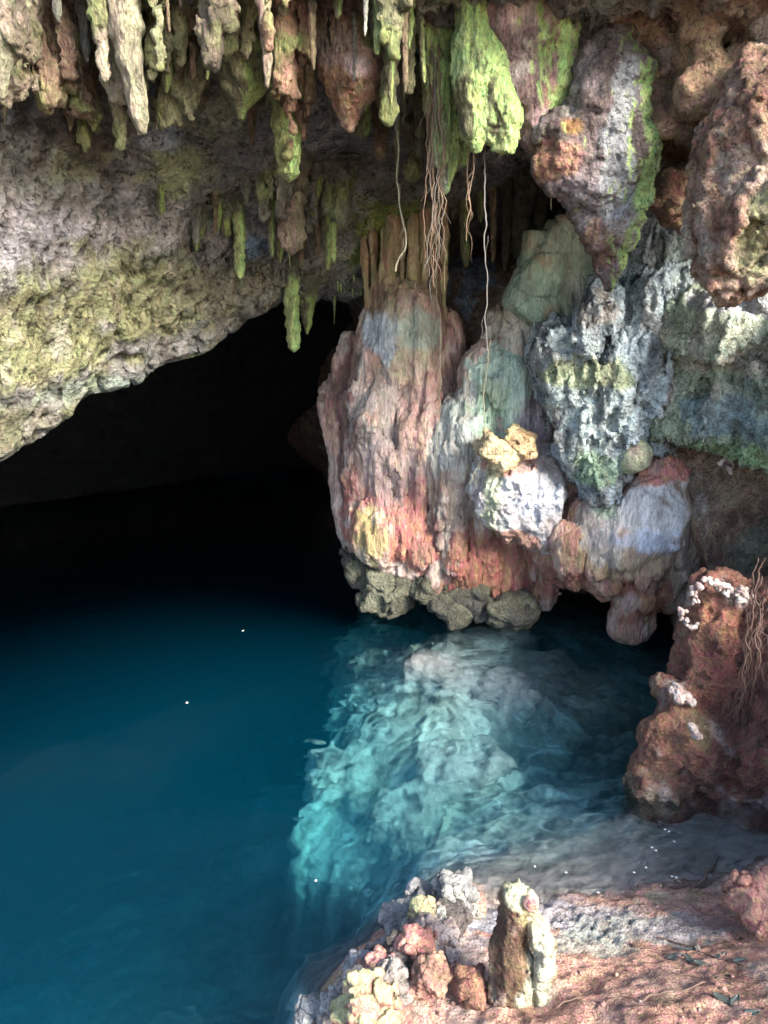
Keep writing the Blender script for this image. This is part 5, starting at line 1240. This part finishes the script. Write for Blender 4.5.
# twigs
def twig(pts, r, lab):
    c = [PG(a, b) + np.array([0, 0, .006]) for a, b in pts]
    return tag(tube("twig", c, r, r * .4, TWIG, .008, seed=pts[0][0], seg=.012), lab, "twig")
twig([(638, 1000), (655, 992), (690, 990), (725, 978), (745, 985)], .006, "long dark twig lying across the middle of the right shore")
twig([(660, 975), (700, 978), (735, 976), (768, 984)], .004, "thin twig above the long dark one")
twig([(655, 940), (700, 948), (740, 950), (768, 946)], .005, "thin twig reaching to the right edge near the dark leaves")
twig([(590, 985), (600, 1005), (598, 1024)], .004, "short twig pointing down to the bottom edge")
twig([(598, 1005), (620, 998), (632, 1002)], .003, "tiny twig crossing the short one")
twig([(672, 965), (700, 955), (768, 975)], .003, "fine twig among the dark wet leaves")
twig([(560, 1010), (580, 1000), (592, 990)], .003, "fine twig right of the stalagmite")
# branch in the shallows
c = [PZ(a, b, -.01) for a, b in [(662, 908), (690, 893), (712, 872), (720, 858)]]
tag(tube("sunken_branch", c, .012, .005, TWIG, .01, seed=3), "thin sunken branch slanting through the shallow water near the right wall", "branch")

# ------------------------------------------------------------------ floating petals, and white flecks standing in for glints
for (a, b) in [(187, 703), (243, 631), (376, 602), (316, 881)]:
    leaf(a, b, .016 if b > 800 else .026, random.random() * 3, L_WHITE, "white petal floating alone on the deep blue water", "white petals on the deep water", z=.003, curl=.1, name="floating_fleck", cat="petal", wd=.8)
for (a, b) in [(665, 830), (669, 832), (652, 848), (656, 851), (674, 842), (618, 905), (626, 903), (633, 906), (672, 877), (676, 878), (634, 873), (646, 868), (598, 893), (612, 903), (535, 867), (566, 873), (640, 904)]:
    leaf(a, b, .015, random.random() * 3, L_WHITE, "white fleck standing in for a glint on the shallows by the right shore", "white flecks for glints on the shallows", z=.003, curl=.2, name="floating_fleck", cat="petal", wd=.7)  # flecks added in place of sparkle on the water

# ------------------------------------------------------------------ submerged rocks on the shelf
def sunk(px, py, z, w, dep, h, rz, base, lab, sd, grp="submerged rocks on the shelf"):
    c = PG(px, py); m_ = M(px, py, c[1]); rx = w / 2 * m_
    c = c + np.array([0, 0, .02])
    S = Solid(.016, .03)
    S.box(c, (rx, rx * dep, h), (.1 * math.sin(px), .25 * math.cos(px), rz), h * .35).box(c + np.array([rx * .35, -rx * .3, -.02]), (rx * .6, rx * dep * .8, h * .8), (.25, .2, rz + .7), h * .25).box(c + np.array([-rx * .5, rx * .2, -.03]), (rx * .5, rx * dep * .6, h), (-.2, .3, rz - .5), h * .25)
    solid_thing("submerged_rock", S, M_BED, base, lab, "rock", [((.30, .29, .28), 4, .05, .2, .8), ((.76, .75, .73), 5, .2, .2, .7), ((.14, .13, .13), 7, .3, .12, .7)], disp=[('r', .07, 4, sd), ('f', .08, 2.5, sd + 1)], fine=[('r', .02, 14, sd + 2)], group=grp, seed=sd)
sk = [(440, 622, 0, 44, .7, .08, .2, (.6, .6, .58), "submerged pale rock nearest the foot of the flowstone"),
      (390, 665, 0, 66, .5, .10, .5, (.66, .65, .63), "submerged bright rock at the left corner of the shelf"),
      (440, 685, 0, 60, .6, .09, -.3, (.62, .58, .60), "submerged lilac grey rock in the upper middle of the shelf"),
      (490, 645, 0, 60, .6, .09, .1, (.60, .59, .57), "submerged pale block at the top of the shelf"),
      (500, 705, 0, 50, .7, .10, .8, (.50, .47, .48), "submerged pitted rock in the middle of the shelf"),
      (572, 725, 0, 80, .55, .12, -.5, (.42, .37, .29), "submerged tan rock at the right, edged by deep shade"),
      (535, 690, 0, 46, .6, .1, .3, (.44, .40, .36), "submerged brownish rock left of the tan one"),
      (345, 790, 0, 66, .3, .08, .9, (.66, .66, .62), "submerged long rock on the turquoise brink"),
      (455, 785, 0, 76, .6, .08, .2, (.40, .40, .40), "submerged grey slab in the lower middle of the shelf"),
      (405, 835, 0, 66, .6, .08, .6, (.44, .45, .44), "submerged slab near the spit"),
      (600, 790, 0, 70, .6, .10, 0, (.22, .20, .18), "submerged dark rock in the shade of the red pillar")]
for i, a in enumerate(sk): sunk(*a, 150 + 4 * i)
